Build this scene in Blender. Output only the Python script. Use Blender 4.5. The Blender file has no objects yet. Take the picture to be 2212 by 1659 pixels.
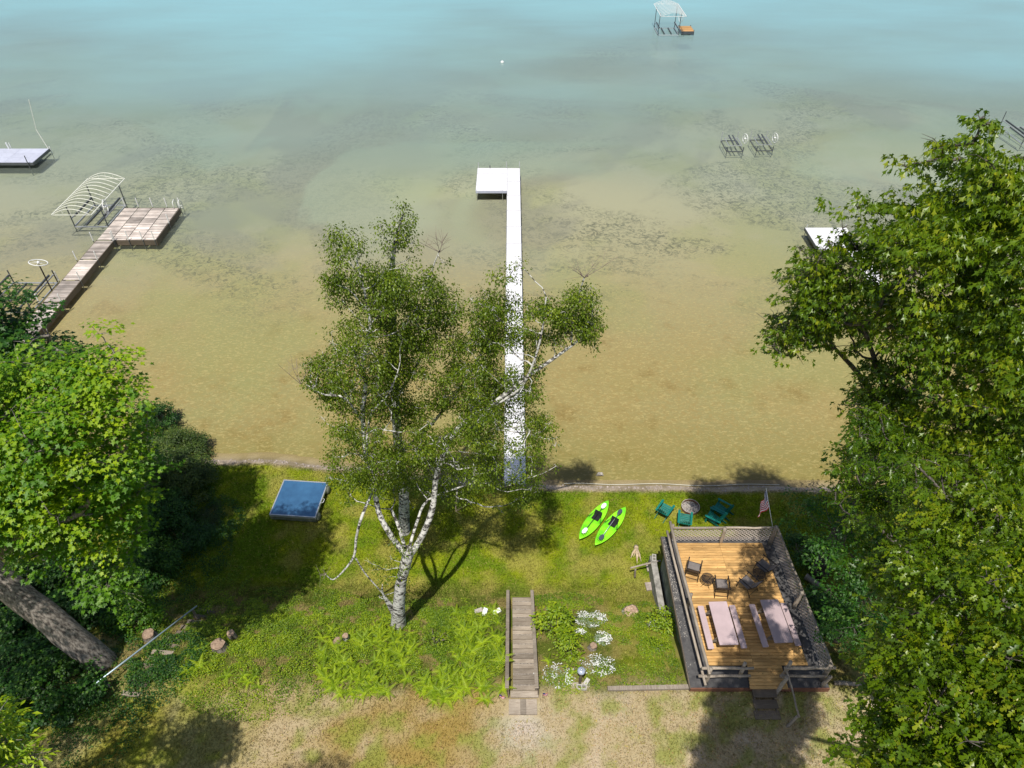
import bpy, math, random
import numpy as np
from mathutils import Vector, Matrix
random.seed(7); RNG = np.random.default_rng(7)
R = math.radians
S = bpy.context.scene
COL = S.collection

# ---------------------------------------------------------------- camera
CAM_H, PITCH, FPX, CX, CY = 31.0, R(41.5), 1533.0, 1106.0, 829.5
cd = bpy.data.cameras.new('camera'); cam = bpy.data.objects.new('camera', cd); COL.objects.link(cam)
cd.sensor_width = 36.0; cd.lens = FPX / 2212.0 * 36.0; cd.clip_start = 0.1; cd.clip_end = 6000
cam.location = (0, 0, CAM_H); cam.rotation_euler = (math.pi / 2 - PITCH, 0, 0)
S.camera = cam
# ---------------------------------------------------------------- light
SUN = Vector((-0.10, -0.41, 1.0)).normalized()
w = bpy.data.worlds.new('World'); S.world = w; w.use_nodes = True
nt = w.node_tree; bg = nt.nodes['Background']
sky = nt.nodes.new('ShaderNodeTexSky'); sky.sky_type = 'NISHITA'; sky.sun_disc = False
sky.sun_elevation = math.asin(SUN.z); sky.sun_rotation = math.atan2(SUN.x, SUN.y); sky.air_density = 1.0; sky.dust_density = 1.5
nt.links.new(sky.outputs[0], bg.inputs[0]); bg.inputs[1].default_value = 0.095
sl = bpy.data.lights.new('sun', 'SUN'); so = bpy.data.objects.new('sun', sl); COL.objects.link(so)
sl.energy = 4.7; sl.angle = R(0.55); sl.color = (1.0, 0.955, 0.87)
so.location = SUN * 100; so.rotation_euler = SUN.to_track_quat('Z', 'Y').to_euler()
S.view_settings.view_transform = 'Standard'; S.view_settings.look = 'None'
S.view_settings.exposure = 0.0; S.view_settings.gamma = 1.0; S.view_settings.use_curve_mapping = False
S.render.engine = 'CYCLES'
S.cycles.max_bounces = 8; S.cycles.transparent_max_bounces = 12; S.cycles.caustics_reflective = False; S.cycles.caustics_refractive = False

# ---------------------------------------------------------------- survey helpers
def ray(px, py):
    a = (px - CX) / FPX; b = -(py - CY) / FPX
    f = Vector((0, math.cos(PITCH), -math.sin(PITCH))); u = Vector((0, math.sin(PITCH), math.cos(PITCH)))
    return Vector((1, 0, 0)) * a + u * b + f
def G(px, py, z=0.0):
    d = ray(px, py); t = (z - CAM_H) / d.z
    return Vector((0, 0, CAM_H)) + d * t
def GD(px, py, dist):
    return Vector((0, 0, CAM_H)) + ray(px, py).normalized() * dist
def GY(px, py, Y):
    d = ray(px, py); return Vector((0, 0, CAM_H)) + d * (Y / d.y)

# ---------------------------------------------------------------- numpy noise
def _hash(ix, iy, s):
    n = (ix * 374761393 + iy * 668265263 + s * 974634777) & 0x7fffffff
    n = ((n ^ (n >> 13)) * 1274126177) & 0x7fffffff
    return ((n ^ (n >> 16)) & 0xffff) / 65535.0
def vnoise(x, y, s=0):
    x = np.asarray(x, float); y = np.asarray(y, float)
    ix = np.floor(x).astype(np.int64); iy = np.floor(y).astype(np.int64); fx = x - ix; fy = y - iy
    fx = fx * fx * (3 - 2 * fx); fy = fy * fy * (3 - 2 * fy)
    a = _hash(ix, iy, s); b = _hash(ix + 1, iy, s); c = _hash(ix, iy + 1, s); d = _hash(ix + 1, iy + 1, s)
    return (a * (1 - fx) + b * fx) * (1 - fy) + (c * (1 - fx) + d * fx) * fy
def fbm(x, y, s=0, o=4):
    r = 0; a = 0.5; t = 0
    for i in range(o):
        r = r + a * vnoise(np.asarray(x) * 2 ** i + 17.3 * i, np.asarray(y) * 2 ** i - 9.1 * i, s + i); t += a; a *= 0.5
    return r / t
def sst(e0, e1, x):
    t = np.clip((np.asarray(x, float) - e0) / (e1 - e0), 0, 1); return t * t * (3 - 2 * t)

# ---------------------------------------------------------------- terrain function
WZ = -0.42
def shoreY(x):
    x = np.asarray(x, float)
    return 26.5 + 2.1 * sst(3, -18, x) + 0.25 * (vnoise(x * .35, x * 0 + 3, 5) - .5)
def terr(x, y):
    x = np.asarray(x, float); y = np.asarray(y, float)
    edge = 19.3 + 0.4 * sst(-5, -14, x) + .5 * (vnoise(x * .25, y * 0, 2) - .5)
    t = np.clip((edge - y) / 6.1, 0, 1)
    t = t * .75 + .25 * (t * t * (3 - 2 * t))
    z = 3.0 * t + 0.10 * (fbm(x * .5, y * .5, 11, 3) - .5) * np.where(t > 0, 1.6, .6)
    sy = shoreY(x)
    z = z + (WZ - .10 - z) * sst(-0.7, 0.5, y - sy)
    z = z - 0.5 * np.clip(y - sy - .8, 0, 3)
    st_ = .12 + 2.93 * np.clip((18.95 - y) / 6.0, 0, 1) - .20
    z = np.where((x > -.34) & (x < 1.12) & (y > 12.85) & (y < 19.2), np.minimum(z, st_), z)
    return z
def tz(x, y): return float(terr(x, y))
def GT(px, py):
    """point of the terrain seen at that place of the survey picture"""
    z = 1.5
    for _ in range(12):
        p = G(px, py, z); z = .5 * z + .5 * tz(p.x, p.y)
    p.z = tz(p.x, p.y); return p

# ---------------------------------------------------------------- materials
MATS = {}
def newmat(name):
    m = bpy.data.materials.new(name); m.use_nodes = True; MATS[name] = m
    return m, m.node_tree, m.node_tree.nodes['Principled BSDF']
def mat(name, color, rough=.7, metal=0.0, var=.18, scale=6.0, bump=.0, spec=.4, stretch=(1, 1, 1), second=None, coat=0):
    if name in MATS: return MATS[name]
    m, t, b = newmat(name)
    tc = t.nodes.new('ShaderNodeTexCoord'); mp = t.nodes.new('ShaderNodeMapping'); mp.inputs['Scale'].default_value = stretch
    t.links.new(tc.outputs['Object'], mp.inputs[0])
    n = t.nodes.new('ShaderNodeTexNoise'); n.inputs['Scale'].default_value = scale; n.inputs['Detail'].default_value = 5; n.inputs['Roughness'].default_value = .65
    t.links.new(mp.outputs[0], n.inputs['Vector'])
    oi = t.nodes.new('ShaderNodeObjectInfo')
    cr = t.nodes.new('ShaderNodeValToRGB')
    c2 = second or tuple(c * (1 - var * 1.6) for c in color)
    cr.color_ramp.elements[0].position = .33; cr.color_ramp.elements[1].position = .66
    cr.color_ramp.elements[0].color = (*c2, 1); cr.color_ramp.elements[1].color = (*[min(1, c * (1 + var * .5)) for c in color], 1)
    t.links.new(n.outputs[0], cr.inputs[0])
    hv = t.nodes.new('ShaderNodeHueSaturation'); mr = t.nodes.new('ShaderNodeMapRange')
    mr.inputs['To Min'].default_value = 1 - var * .6; mr.inputs['To Max'].default_value = 1 + var * .6
    t.links.new(oi.outputs['Random'], mr.inputs[0]); t.links.new(mr.outputs[0], hv.inputs['Value']); t.links.new(cr.outputs[0], hv.inputs['Color'])
    t.links.new(hv.outputs[0], b.inputs['Base Color'])
    b.inputs['Roughness'].default_value = rough; b.inputs['Metallic'].default_value = metal
    b.inputs['Specular IOR Level'].default_value = spec; b.inputs['Coat Weight'].default_value = coat
    if bump:
        bp = t.nodes.new('ShaderNodeBump'); bp.inputs['Strength'].default_value = bump; bp.inputs['Distance'].default_value = .02
        t.links.new(n.outputs[0], bp.inputs['Height']); t.links.new(bp.outputs[0], b.inputs['Normal'])
    return m
def woodmat(name, c1, c2, knots=False, rough=.75, axis=0, var=.25):
    m, t, b = newmat(name)
    tc = t.nodes.new('ShaderNodeTexCoord'); oi = t.nodes.new('ShaderNodeObjectInfo')
    add = t.nodes.new('ShaderNodeVectorMath'); add.operation = 'MULTIPLY_ADD'; add.inputs[1].default_value = (1, 1, 1)
    mul = t.nodes.new('ShaderNodeVectorMath'); mul.operation = 'SCALE'; mul.inputs['Scale'].default_value = 37
    t.links.new(oi.outputs['Random'], mul.inputs[0]); t.links.new(tc.outputs['Object'], add.inputs[0]); t.links.new(mul.outputs[0], add.inputs[2])
    mp = t.nodes.new('ShaderNodeMapping'); sc = [14, 14, 14]; sc[axis] = 1.3; mp.inputs['Scale'].default_value = sc
    t.links.new(add.outputs[0], mp.inputs[0])
    n = t.nodes.new('ShaderNodeTexNoise'); n.inputs['Scale'].default_value = 2.2; n.inputs['Detail'].default_value = 6; n.inputs['Roughness'].default_value = .7
    t.links.new(mp.outputs[0], n.inputs['Vector'])
    cr = t.nodes.new('ShaderNodeValToRGB'); cr.color_ramp.elements[0].position = .3; cr.color_ramp.elements[1].position = .68
    cr.color_ramp.elements[0].color = (*c2, 1); cr.color_ramp.elements[1].color = (*c1, 1)
    t.links.new(n.outputs[0], cr.inputs[0]); out = cr.outputs[0]
    # weathering in large patches
    n2 = t.nodes.new('ShaderNodeTexNoise'); n2.inputs['Scale'].default_value = .9; n2.inputs['Detail'].default_value = 4
    t.links.new(add.outputs[0], n2.inputs['Vector'])
    mrb = t.nodes.new('ShaderNodeMapRange'); mrb.inputs['From Min'].default_value = .3; mrb.inputs['From Max'].default_value = .7; mrb.inputs['To Min'].default_value = 1 - var; mrb.inputs['To Max'].default_value = 1 + var * .6
    t.links.new(n2.outputs[0], mrb.inputs[0])
    mrr = t.nodes.new('ShaderNodeMapRange'); mrr.inputs['To Min'].default_value = 1 - var; mrr.inputs['To Max'].default_value = 1 + var
    t.links.new(oi.outputs['Random'], mrr.inputs[0])
    mm = t.nodes.new('ShaderNodeMath'); mm.operation = 'MULTIPLY'; t.links.new(mrb.outputs[0], mm.inputs[0]); t.links.new(mrr.outputs[0], mm.inputs[1])
    hv = t.nodes.new('ShaderNodeHueSaturation'); t.links.new(mm.outputs[0], hv.inputs['Value']); t.links.new(out, hv.inputs['Color']); out = hv.outputs[0]
    if knots:
        v = t.nodes.new('ShaderNodeTexVoronoi'); v.inputs['Scale'].default_value = 3.2; t.links.new(add.outputs[0], v.inputs['Vector'])
        km = t.nodes.new('ShaderNodeMapRange'); km.inputs['From Min'].default_value = .06; km.inputs['From Max'].default_value = .13; km.inputs['To Min'].default_value = .35; km.inputs['To Max'].default_value = 1
        t.links.new(v.outputs['Distance'], km.inputs[0])
        mx = t.nodes.new('ShaderNodeMix'); mx.data_type = 'RGBA'; mx.inputs['A'].default_value = (c2[0] * .35, c2[1] * .25, c2[2] * .2, 1)
        t.links.new(km.outputs[0], mx.inputs['Factor']); t.links.new(out, mx.inputs['B']); out = mx.outputs['Result']
    t.links.new(out, b.inputs['Base Color']); b.inputs['Roughness'].default_value = rough; b.inputs['Specular IOR Level'].default_value = .3
    bp = t.nodes.new('ShaderNodeBump'); bp.inputs['Strength'].default_value = .4; bp.inputs['Distance'].default_value = .01
    t.links.new(n.outputs[0], bp.inputs['Height']); t.links.new(bp.outputs[0], b.inputs['Normal'])
    return m
def leafmat(name, dark, mid, light, trans=.35, rough=.45):
    m, t, b = newmat(name)
    at = t.nodes.new('ShaderNodeAttribute'); at.attribute_name = 'tint'
    cr = t.nodes.new('ShaderNodeValToRGB'); e = cr.color_ramp.elements
    e[0].color = (*dark, 1); e[1].color = (*light, 1); k = e.new(.55); k.color = (*mid, 1)
    t.links.new(at.outputs['Fac'], cr.inputs[0])
    t.links.new(cr.outputs[0], b.inputs['Base Color']); b.inputs['Roughness'].default_value = rough; b.inputs['Specular IOR Level'].default_value = .45
    tr = t.nodes.new('ShaderNodeBsdfTranslucent')
    g = t.nodes.new('ShaderNodeMix'); g.data_type = 'RGBA'; g.blend_type = 'MULTIPLY'; g.inputs['Factor'].default_value = 1; g.inputs['B'].default_value = (1.25, 1.35, .5, 1)
    t.links.new(cr.outputs[0], g.inputs['A']); t.links.new(g.outputs['Result'], tr.inputs['Color'])
    ms = t.nodes.new('ShaderNodeMixShader'); ms.inputs[0].default_value = trans
    t.links.new(b.outputs[0], ms.inputs[1]); t.links.new(tr.outputs[0], ms.inputs[2])
    t.links.new(ms.outputs[0], t.nodes['Material Output'].inputs[0])
    return m
def colattr_mat(name, rough=.9, fine=0, trans=0, attr='Col'):
    m, t, b = newmat(name)
    at = t.nodes.new('ShaderNodeAttribute'); at.attribute_name = attr
    out = at.outputs['Color']
    if fine:
        tc = t.nodes.new('ShaderNodeTexCoord')
        n = t.nodes.new('ShaderNodeTexNoise'); n.inputs['Scale'].default_value = fine; n.inputs['Detail'].default_value = 8; n.inputs['Roughness'].default_value = .75
        t.links.new(tc.outputs['Object'], n.inputs['Vector'])
        mr = t.nodes.new('ShaderNodeMapRange'); mr.inputs['From Min'].default_value = .3; mr.inputs['From Max'].default_value = .7; mr.inputs['To Min'].default_value = .68; mr.inputs['To Max'].default_value = 1.28
        t.links.new(n.outputs[0], mr.inputs[0])
        hv = t.nodes.new('ShaderNodeHueSaturation'); t.links.new(mr.outputs[0], hv.inputs['Value']); t.links.new(out, hv.inputs['Color']); out = hv.outputs[0]
        bp = t.nodes.new('ShaderNodeBump'); bp.inputs['Strength'].default_value = .35; bp.inputs['Distance'].default_value = .02
        t.links.new(n.outputs[0], bp.inputs['Height']); t.links.new(bp.outputs[0], b.inputs['Normal'])
    t.links.new(out, b.inputs['Base Color']); b.inputs['Roughness'].default_value = rough; b.inputs['Specular IOR Level'].default_value = .2
    if trans:
        tr = t.nodes.new('ShaderNodeBsdfTranslucent'); t.links.new(out, tr.inputs['Color'])
        ms = t.nodes.new('ShaderNodeMixShader'); ms.inputs[0].default_value = trans
        t.links.new(b.outputs[0], ms.inputs[1]); t.links.new(tr.outputs[0], ms.inputs[2]); t.links.new(ms.outputs[0], t.nodes['Material Output'].inputs[0])
    return m

M_decking = woodmat('cedar_decking', (.74, .46, .18), (.46, .25, .08), knots=True, var=.30)
M_dockwood = woodmat('weathered_dock_wood', (.56, .49, .43), (.32, .235, .18), var=.3)
M_newwood = woodmat('fresh_dock_wood', (.62, .37, .16), (.42, .22, .08), var=.2)
M_stair = woodmat('grey_stair_wood', (.38, .325, .26), (.21, .165, .125), var=.3)
M_log = woodmat('weathered_log', (.42, .36, .29), (.20, .16, .12), axis=1, var=.25)
M_latt = woodmat('lattice_wood', (.62, .55, .49), (.42, .37, .33), var=.15)
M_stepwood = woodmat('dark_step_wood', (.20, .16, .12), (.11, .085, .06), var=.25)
M_fascia = woodmat('red_brown_fascia', (.26, .12, .07), (.15, .065, .04), var=.2)
M_felt = mat('roof_felt', (.085, .082, .08), .95, var=.3, scale=3, bump=.4, second=(.045, .043, .045))
M_conc = mat('concrete', (.40, .38, .34), .9, var=.3, scale=4, bump=.3)
M_wallc = mat('painted_block_wall', (.22, .24, .20), .9, var=.35, scale=3, bump=.3)
M_white = mat('white_dock_panel', (.74, .73, .745), .55, var=.05, scale=3)
M_greydock = mat('grey_dock_panel', (.52, .54, .64), .5, var=.08, scale=3)
M_alu = mat('aluminium', (.62, .63, .65), .4, .6, var=.1)
M_whitepipe = mat('white_pipe', (.82, .82, .80), .45, var=.05)
M_cream = mat('cream_canopy_tube', (.80, .80, .70), .45, var=.05)
M_dark = mat('dark_galvanised_steel', (.13, .14, .15), .5, .5, var=.2)
M_black = mat('black_plastic', (.02, .02, .022), .5, var=.1)
M_slate = mat('slate_plastic', (.07, .085, .11), .5, var=.1)
M_teal = mat('teal_plastic_lumber', (.006, .17, .135), .5, var=.12)
M_green = mat('lime_kayak_plastic', (.28, .74, .02), .38, var=.30, scale=1.6, second=(.09, .52, .01))
M_mauve = mat('mauve_table_paint', (.50, .385, .395), .55, var=.10, scale=1.5)
M_bluepanel = mat('blue_raft_carpet', (.05, .15, .29), .34, var=.3, scale=1.2, spec=.9, second=(.035, .11, .23))
M_pontoon = mat('olive_pontoon', (.16, .17, .12), .6, var=.2)
M_sling = mat('grey_sling_fabric', (.20, .175, .165), .8, var=.12)
M_bronze = mat('dark_bronze_frame', (.035, .028, .025), .5, .3, var=.1)
M_rust = mat('rusty_steel', (.30, .15, .10), .85, var=.35, scale=9, bump=.3)
M_ash = mat('ash_and_charcoal', (.30, .27, .25), .95, var=.8, scale=14, bump=1, second=(.05, .045, .04))
M_stone = mat('pale_stone', (.55, .50, .44), .9, var=.3, scale=5, bump=.5)
M_paver = mat('pink_grey_paver', (.45, .38, .33), .9, var=.25, scale=5, bump=.2)
M_cinder = mat('cinder_block', (.52, .49, .44), .95, var=.2, scale=16, bump=.3)
M_blade = mat('white_paddle_blade', (.85, .85, .85), .4, var=.02)
M_pipeblue = mat('pale_blue_pipe', (.42, .52, .58), .35, .4, var=.08)
M_red = mat('flag_red', (.55, .02, .04), .7, var=.05); M_fw = mat('flag_white', (.80, .78, .78), .7, var=.03); M_fb = mat('flag_blue', (.02, .04, .17), .7, var=.05)
M_cut = mat('cut_wood', (.42, .30, .21), .9, var=.4, scale=9, bump=.4, second=(.20, .13, .09))
M_drift = mat('driftwood', (.55, .43, .28), .9, var=.3, scale=8, bump=.4)
M_glass = mat('lamp_glass', (.45, .50, .62), .2, .2, var=.1)
M_lattback = mat('shingle_debris', (.2, .2, .2), .9)

def barkmat(name, base, dark, scale, stretch, lo, hi, bump=.7):
    m = mat(name, base, .9, var=.1, scale=scale, bump=bump, stretch=stretch, second=dark)
    for n in m.node_tree.nodes:
        if n.type == 'VALTORGB': n.color_ramp.elements[0].position = lo; n.color_ramp.elements[1].position = hi
    return m
M_birch = barkmat('birch_bark', (.58, .565, .53), (.05, .045, .04), 3.8, (1, 1, 2.0), .44, .53)
M_bark = barkmat('grey_furrowed_bark', (.34, .30, .26), (.09, .075, .065), 6, (2.2, 2.2, .5), .38, .62, 1.0)
M_oakbark = barkmat('oak_bark', (.15, .13, .11), (.05, .04, .035), 6, (2, 2, .5), .38, .62, 1.0)
M_twig = mat('bare_twig', (.30, .24, .20), .9, var=.2)

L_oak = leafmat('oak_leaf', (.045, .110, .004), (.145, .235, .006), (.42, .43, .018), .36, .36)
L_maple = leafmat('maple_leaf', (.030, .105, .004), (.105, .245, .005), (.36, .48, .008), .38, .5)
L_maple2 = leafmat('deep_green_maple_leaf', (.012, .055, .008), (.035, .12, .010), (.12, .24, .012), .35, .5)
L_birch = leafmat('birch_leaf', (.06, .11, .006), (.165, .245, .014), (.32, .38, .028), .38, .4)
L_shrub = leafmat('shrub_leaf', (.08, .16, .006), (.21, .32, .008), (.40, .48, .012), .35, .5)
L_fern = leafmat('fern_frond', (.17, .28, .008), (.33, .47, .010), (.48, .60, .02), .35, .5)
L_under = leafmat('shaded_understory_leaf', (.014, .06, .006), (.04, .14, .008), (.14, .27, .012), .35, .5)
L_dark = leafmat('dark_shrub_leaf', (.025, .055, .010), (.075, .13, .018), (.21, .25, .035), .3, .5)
L_yellow = leafmat('yellow_green_leaf', (.12, .24, .010), (.28, .42, .012), (.50, .58, .02), .35, .45)
L_silver = leafmat('silver_foliage', (.20, .28, .18), (.32, .40, .28), (.45, .52, .40), .2, .7)
L_petal = leafmat('white_petal', (.72, .72, .72), (.82, .82, .84), (.86, .86, .88), .2, .6)
M_ground = colattr_mat('ground_soil_and_turf', fine=24)
M_grass = colattr_mat('grass_blades', .8, trans=.3)

# ---------------------------------------------------------------- object helpers
def tag(o, label=None, cat=None, group=None, kind=None):
    if label: o['label'] = label
    if cat: o['category'] = cat
    if group: o['group'] = group
    if kind: o['kind'] = kind
    return o
def thing(name, label, cat, loc=(0, 0, 0), rz=0.0, group=None):
    o = bpy.data.objects.new(name, None); COL.objects.link(o); o.empty_display_size = .2
    o.location = loc; o.rotation_euler = (0, 0, rz)
    return tag(o, label, cat, group)
def wmat(o):
    m = Matrix.Translation(o.location) @ o.rotation_euler.to_matrix().to_4x4()
    if o.parent: m = wmat(o.parent) @ m
    return m
def copy_tree(o, loc=None, rz=None, label=None, parent=None):
    c = o.copy(); COL.objects.link(c)
    if parent: c.parent = parent
    if loc is not None: c.location = loc
    if rz is not None: c.rotation_euler = (0, 0, rz)
    if label: c['label'] = label
    for ch in list(KIDS.get(o.name, [])):
        k = copy_tree(ch, parent=c); KIDS.setdefault(c.name, []).append(k)
    return c
KIDS = {}
def link(name, me, m, parent=None):
    o = bpy.data.objects.new(name, me); COL.objects.link(o)
    if m is not None and not me.materials: me.materials.append(m)
    if parent is not None:
        o.parent = parent; KIDS.setdefault(parent.name, []).append(o)
    return o
class MB:
    def __init__(s): s.v = []; s.f = []; s.sm = False; s.mi = []
    def poly(s, pts, faces, mi=0):
        n = len(s.v); s.v += [tuple(p) for p in pts]; s.f += [tuple(i + n for i in f) for f in faces]; s.mi += [mi] * len(faces); return s
    def box(s, x0, x1, y0, y1, z0, z1, mi=0):
        p = [(x0, y0, z0), (x1, y0, z0), (x1, y1, z0), (x0, y1, z0), (x0, y0, z1), (x1, y0, z1), (x1, y1, z1), (x0, y1, z1)]
        return s.poly(p, [(3, 2, 1, 0), (4, 5, 6, 7), (0, 1, 5, 4), (1, 2, 6, 5), (2, 3, 7, 6), (3, 0, 4, 7)], mi)
    def rbox(s, c, size, rot=Matrix.Identity(3), mi=0):
        c = Vector(c); h = [a / 2 for a in size]; p = []
        for z in (-1, 1):
            for x, y in ((-1, -1), (1, -1), (1, 1), (-1, 1)): p.append(c + rot @ Vector((x * h[0], y * h[1], z * h[2])))
        return s.poly(p, [(3, 2, 1, 0), (4, 5, 6, 7), (0, 1, 5, 4), (1, 2, 6, 5), (2, 3, 7, 6), (3, 0, 4, 7)], mi)
    def beam(s, a, b, w_, h_, up=(0, 0, 1), mi=0):
        a = Vector(a); b = Vector(b); y = (b - a).normalized(); up = Vector(up)
        if abs(y.dot(up)) > .98: up = Vector((1, 0, 0))
        x = y.cross(up).normalized(); z = x.cross(y)
        rot = Matrix((x, y, z)).transposed()
        return s.rbox((a + b) / 2, (w_, (b - a).length, h_), rot, mi)
    def tube(s, pts, r, n=8, cap=True, mi=0, jit=0):
        pts = [Vector(p) for p in pts]; rs = r if isinstance(r, (list, tuple)) else [r] * len(pts)
        base = len(s.v); pv = None
        for i, p in enumerate(pts):
            d = (pts[min(i + 1, len(pts) - 1)] - pts[max(i - 1, 0)]).normalized()
            if pv is None:
                u = d.orthogonal().normalized()
            else:
                u = (pv - d * pv.dot(d));
                u = u.normalized() if u.length > 1e-5 else d.orthogonal().normalized()
            pv = u; w2 = d.cross(u)
            for k in range(n):
                a = 2 * math.pi * k / n; rr = rs[i] * (1 + (random.uniform(-jit, jit) if jit else 0))
                s.v.append(tuple(p + (u * math.cos(a) + w2 * math.sin(a)) * rr))
        for i in range(len(pts) - 1):
            for k in range(n):
                a = base + i * n + k; b = base + i * n + (k + 1) % n
                s.f.append((a, b, b + n, a + n)); s.mi.append(mi)
        if cap:
            s.f.append(tuple(base + k for k in range(n))[::-1]); s.mi.append(mi)
            e = base + (len(pts) - 1) * n; s.f.append(tuple(e + k for k in range(n))); s.mi.append(mi)
        return s
    def ring(s, c, rad, r, axis=(0, 0, 1), n=20, m=6, arc=2 * math.pi, mi=0):
        c = Vector(c); ax = Vector(axis).normalized(); u = ax.orthogonal().normalized(); v = ax.cross(u)
        pts = [c + (u * math.cos(arc * i / n) + v * math.sin(arc * i / n)) * rad for i in range(n + 1)]
        return s.tube(pts, r, m, cap=False, mi=mi)
    def mesh(s, name, off=(0, 0, 0), inv=None, smooth=False, mats=None):
        me = bpy.data.meshes.new(name)
        v = s.v
        if inv is not None: v = [tuple(inv @ Vector(p)) for p in v]
        me.from_pydata(v, [], s.f)
        if mats:
            for q in mats: me.materials.append(q)
            me.polygons.foreach_set('material_index', s.mi)
        if smooth: me.polygons.foreach_set('use_smooth', [True] * len(me.polygons))
        me.update(); return me
    def build(s, name, m, parent=None, world=False, smooth=False, mats=None):
        inv = wmat(parent).inverted() if (world and parent is not None) else None
        return link(name, s.mesh(name, inv=inv, smooth=smooth, mats=mats), None if mats else m, parent)
def single(name, mb, m, label, cat, group=None, smooth=False, origin=None, mats=None, kind=None):
    """a thing that is one mesh, its origin at its base"""
    v = np.array(mb.v); o0 = origin if origin is not None else (float(v[:, 0].mean()), float(v[:, 1].mean()), float(v[:, 2].min()))
    mb.v = [tuple(p) for p in (v - np.array(o0))]
    o = mb.build(name, m, None, smooth=smooth, mats=mats); o.location = o0
    return tag(o, label, cat, group, kind)

def np_mesh(name, V, F, m, parent=None, attr=None, col=None, smooth=False):
    """V (n,3) F (k,3|4) quickly into a mesh"""
    me = bpy.data.meshes.new(name); n = len(V); k, c = F.shape
    me.vertices.add(n); me.vertices.foreach_set('co', np.ascontiguousarray(V, np.float32).ravel())
    me.loops.add(k * c); me.loops.foreach_set('vertex_index', np.ascontiguousarray(F, np.int32).ravel())
    me.polygons.add(k); me.polygons.foreach_set('loop_start', np.arange(0, k * c, c, dtype=np.int32))
    if smooth: me.polygons.foreach_set('use_smooth', np.ones(k, bool))
    if attr is not None:
        a = me.attributes.new('tint', 'FLOAT', 'POINT'); a.data.foreach_set('value', np.ascontiguousarray(attr, np.float32))
    if col is not None:
        a = me.attributes.new('Col', 'FLOAT_COLOR', 'POINT'); a.data.foreach_set('color', np.ascontiguousarray(np.c_[col, np.ones(n)], np.float32).ravel())
    me.update(calc_edges=True)
    return link(name, me, m, parent)

# ---------------------------------------------------------------- leaves
def fan(outline, centre, cup=.12, droop=.18):
    pts = [centre] + outline
    V = [(x, y, abs(x) * cup * 1.5 - droop * y * y) for x, y in pts]
    n = len(outline); F = [(0, 1 + i, 1 + (i + 1) % n) for i in range(n)]
    return np.array(V, float), np.array(F, int)
def sym(half):
    return half + [(-x, y) for x, y in half[::-1] if abs(x) > 1e-6]
T_OAK = fan([(0, 0), (.17, .24), (.07, .34), (.31, .58), (.09, .60), (.19, .88), (0, 1.0), (-.19, .88), (-.09, .60), (-.31, .58), (-.07, .34), (-.17, .24)], (0, .45), droop=.28)
T_OAKS = fan([(0, 0), (.09, .30), (.31, .60), (.09, .62), (0, 1.0), (-.09, .62), (-.31, .60), (-.09, .30)], (0, .45), droop=.28)
T_MAPLE = fan([(0, 0), (.34, .02), (.22, .20), (.55, .48), (.20, .55), (0, 1.0)] + [(-x, y) for x, y in [(.20, .55), (.55, .48), (.22, .20), (.34, .02)]], (0, .33))
T_LEAF = (np.array([(0, 0, 0), (.30, .45, .06), (0, 1, -.12), (-.30, .45, .06)], float), np.array([(0, 1, 2), (0, 2, 3)], int))
T_NARROW = (np.array([(0, 0, 0), (.17, .45, .05), (0, 1, -.2), (-.17, .45, .05)], float), np.array([(0, 1, 2), (0, 2, 3)], int))
def unit(a): return a / np.maximum(np.linalg.norm(a, axis=1, keepdims=True), 1e-9)
def bake(T, pos, axis, nrm, size):
    tv, tf = T; a = unit(axis); x = unit(np.cross(a, nrm)); z = np.cross(x, a)
    V = pos[:, None, :] + size[:, None, None] * (tv[None, :, 0:1] * x[:, None, :] + tv[None, :, 1:2] * a[:, None, :] + tv[None, :, 2:3] * z[:, None, :])
    F = tf[None] + (np.arange(len(pos)) * len(tv))[:, None, None]
    return V.reshape(-1, 3), F.reshape(-1, 3)
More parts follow.
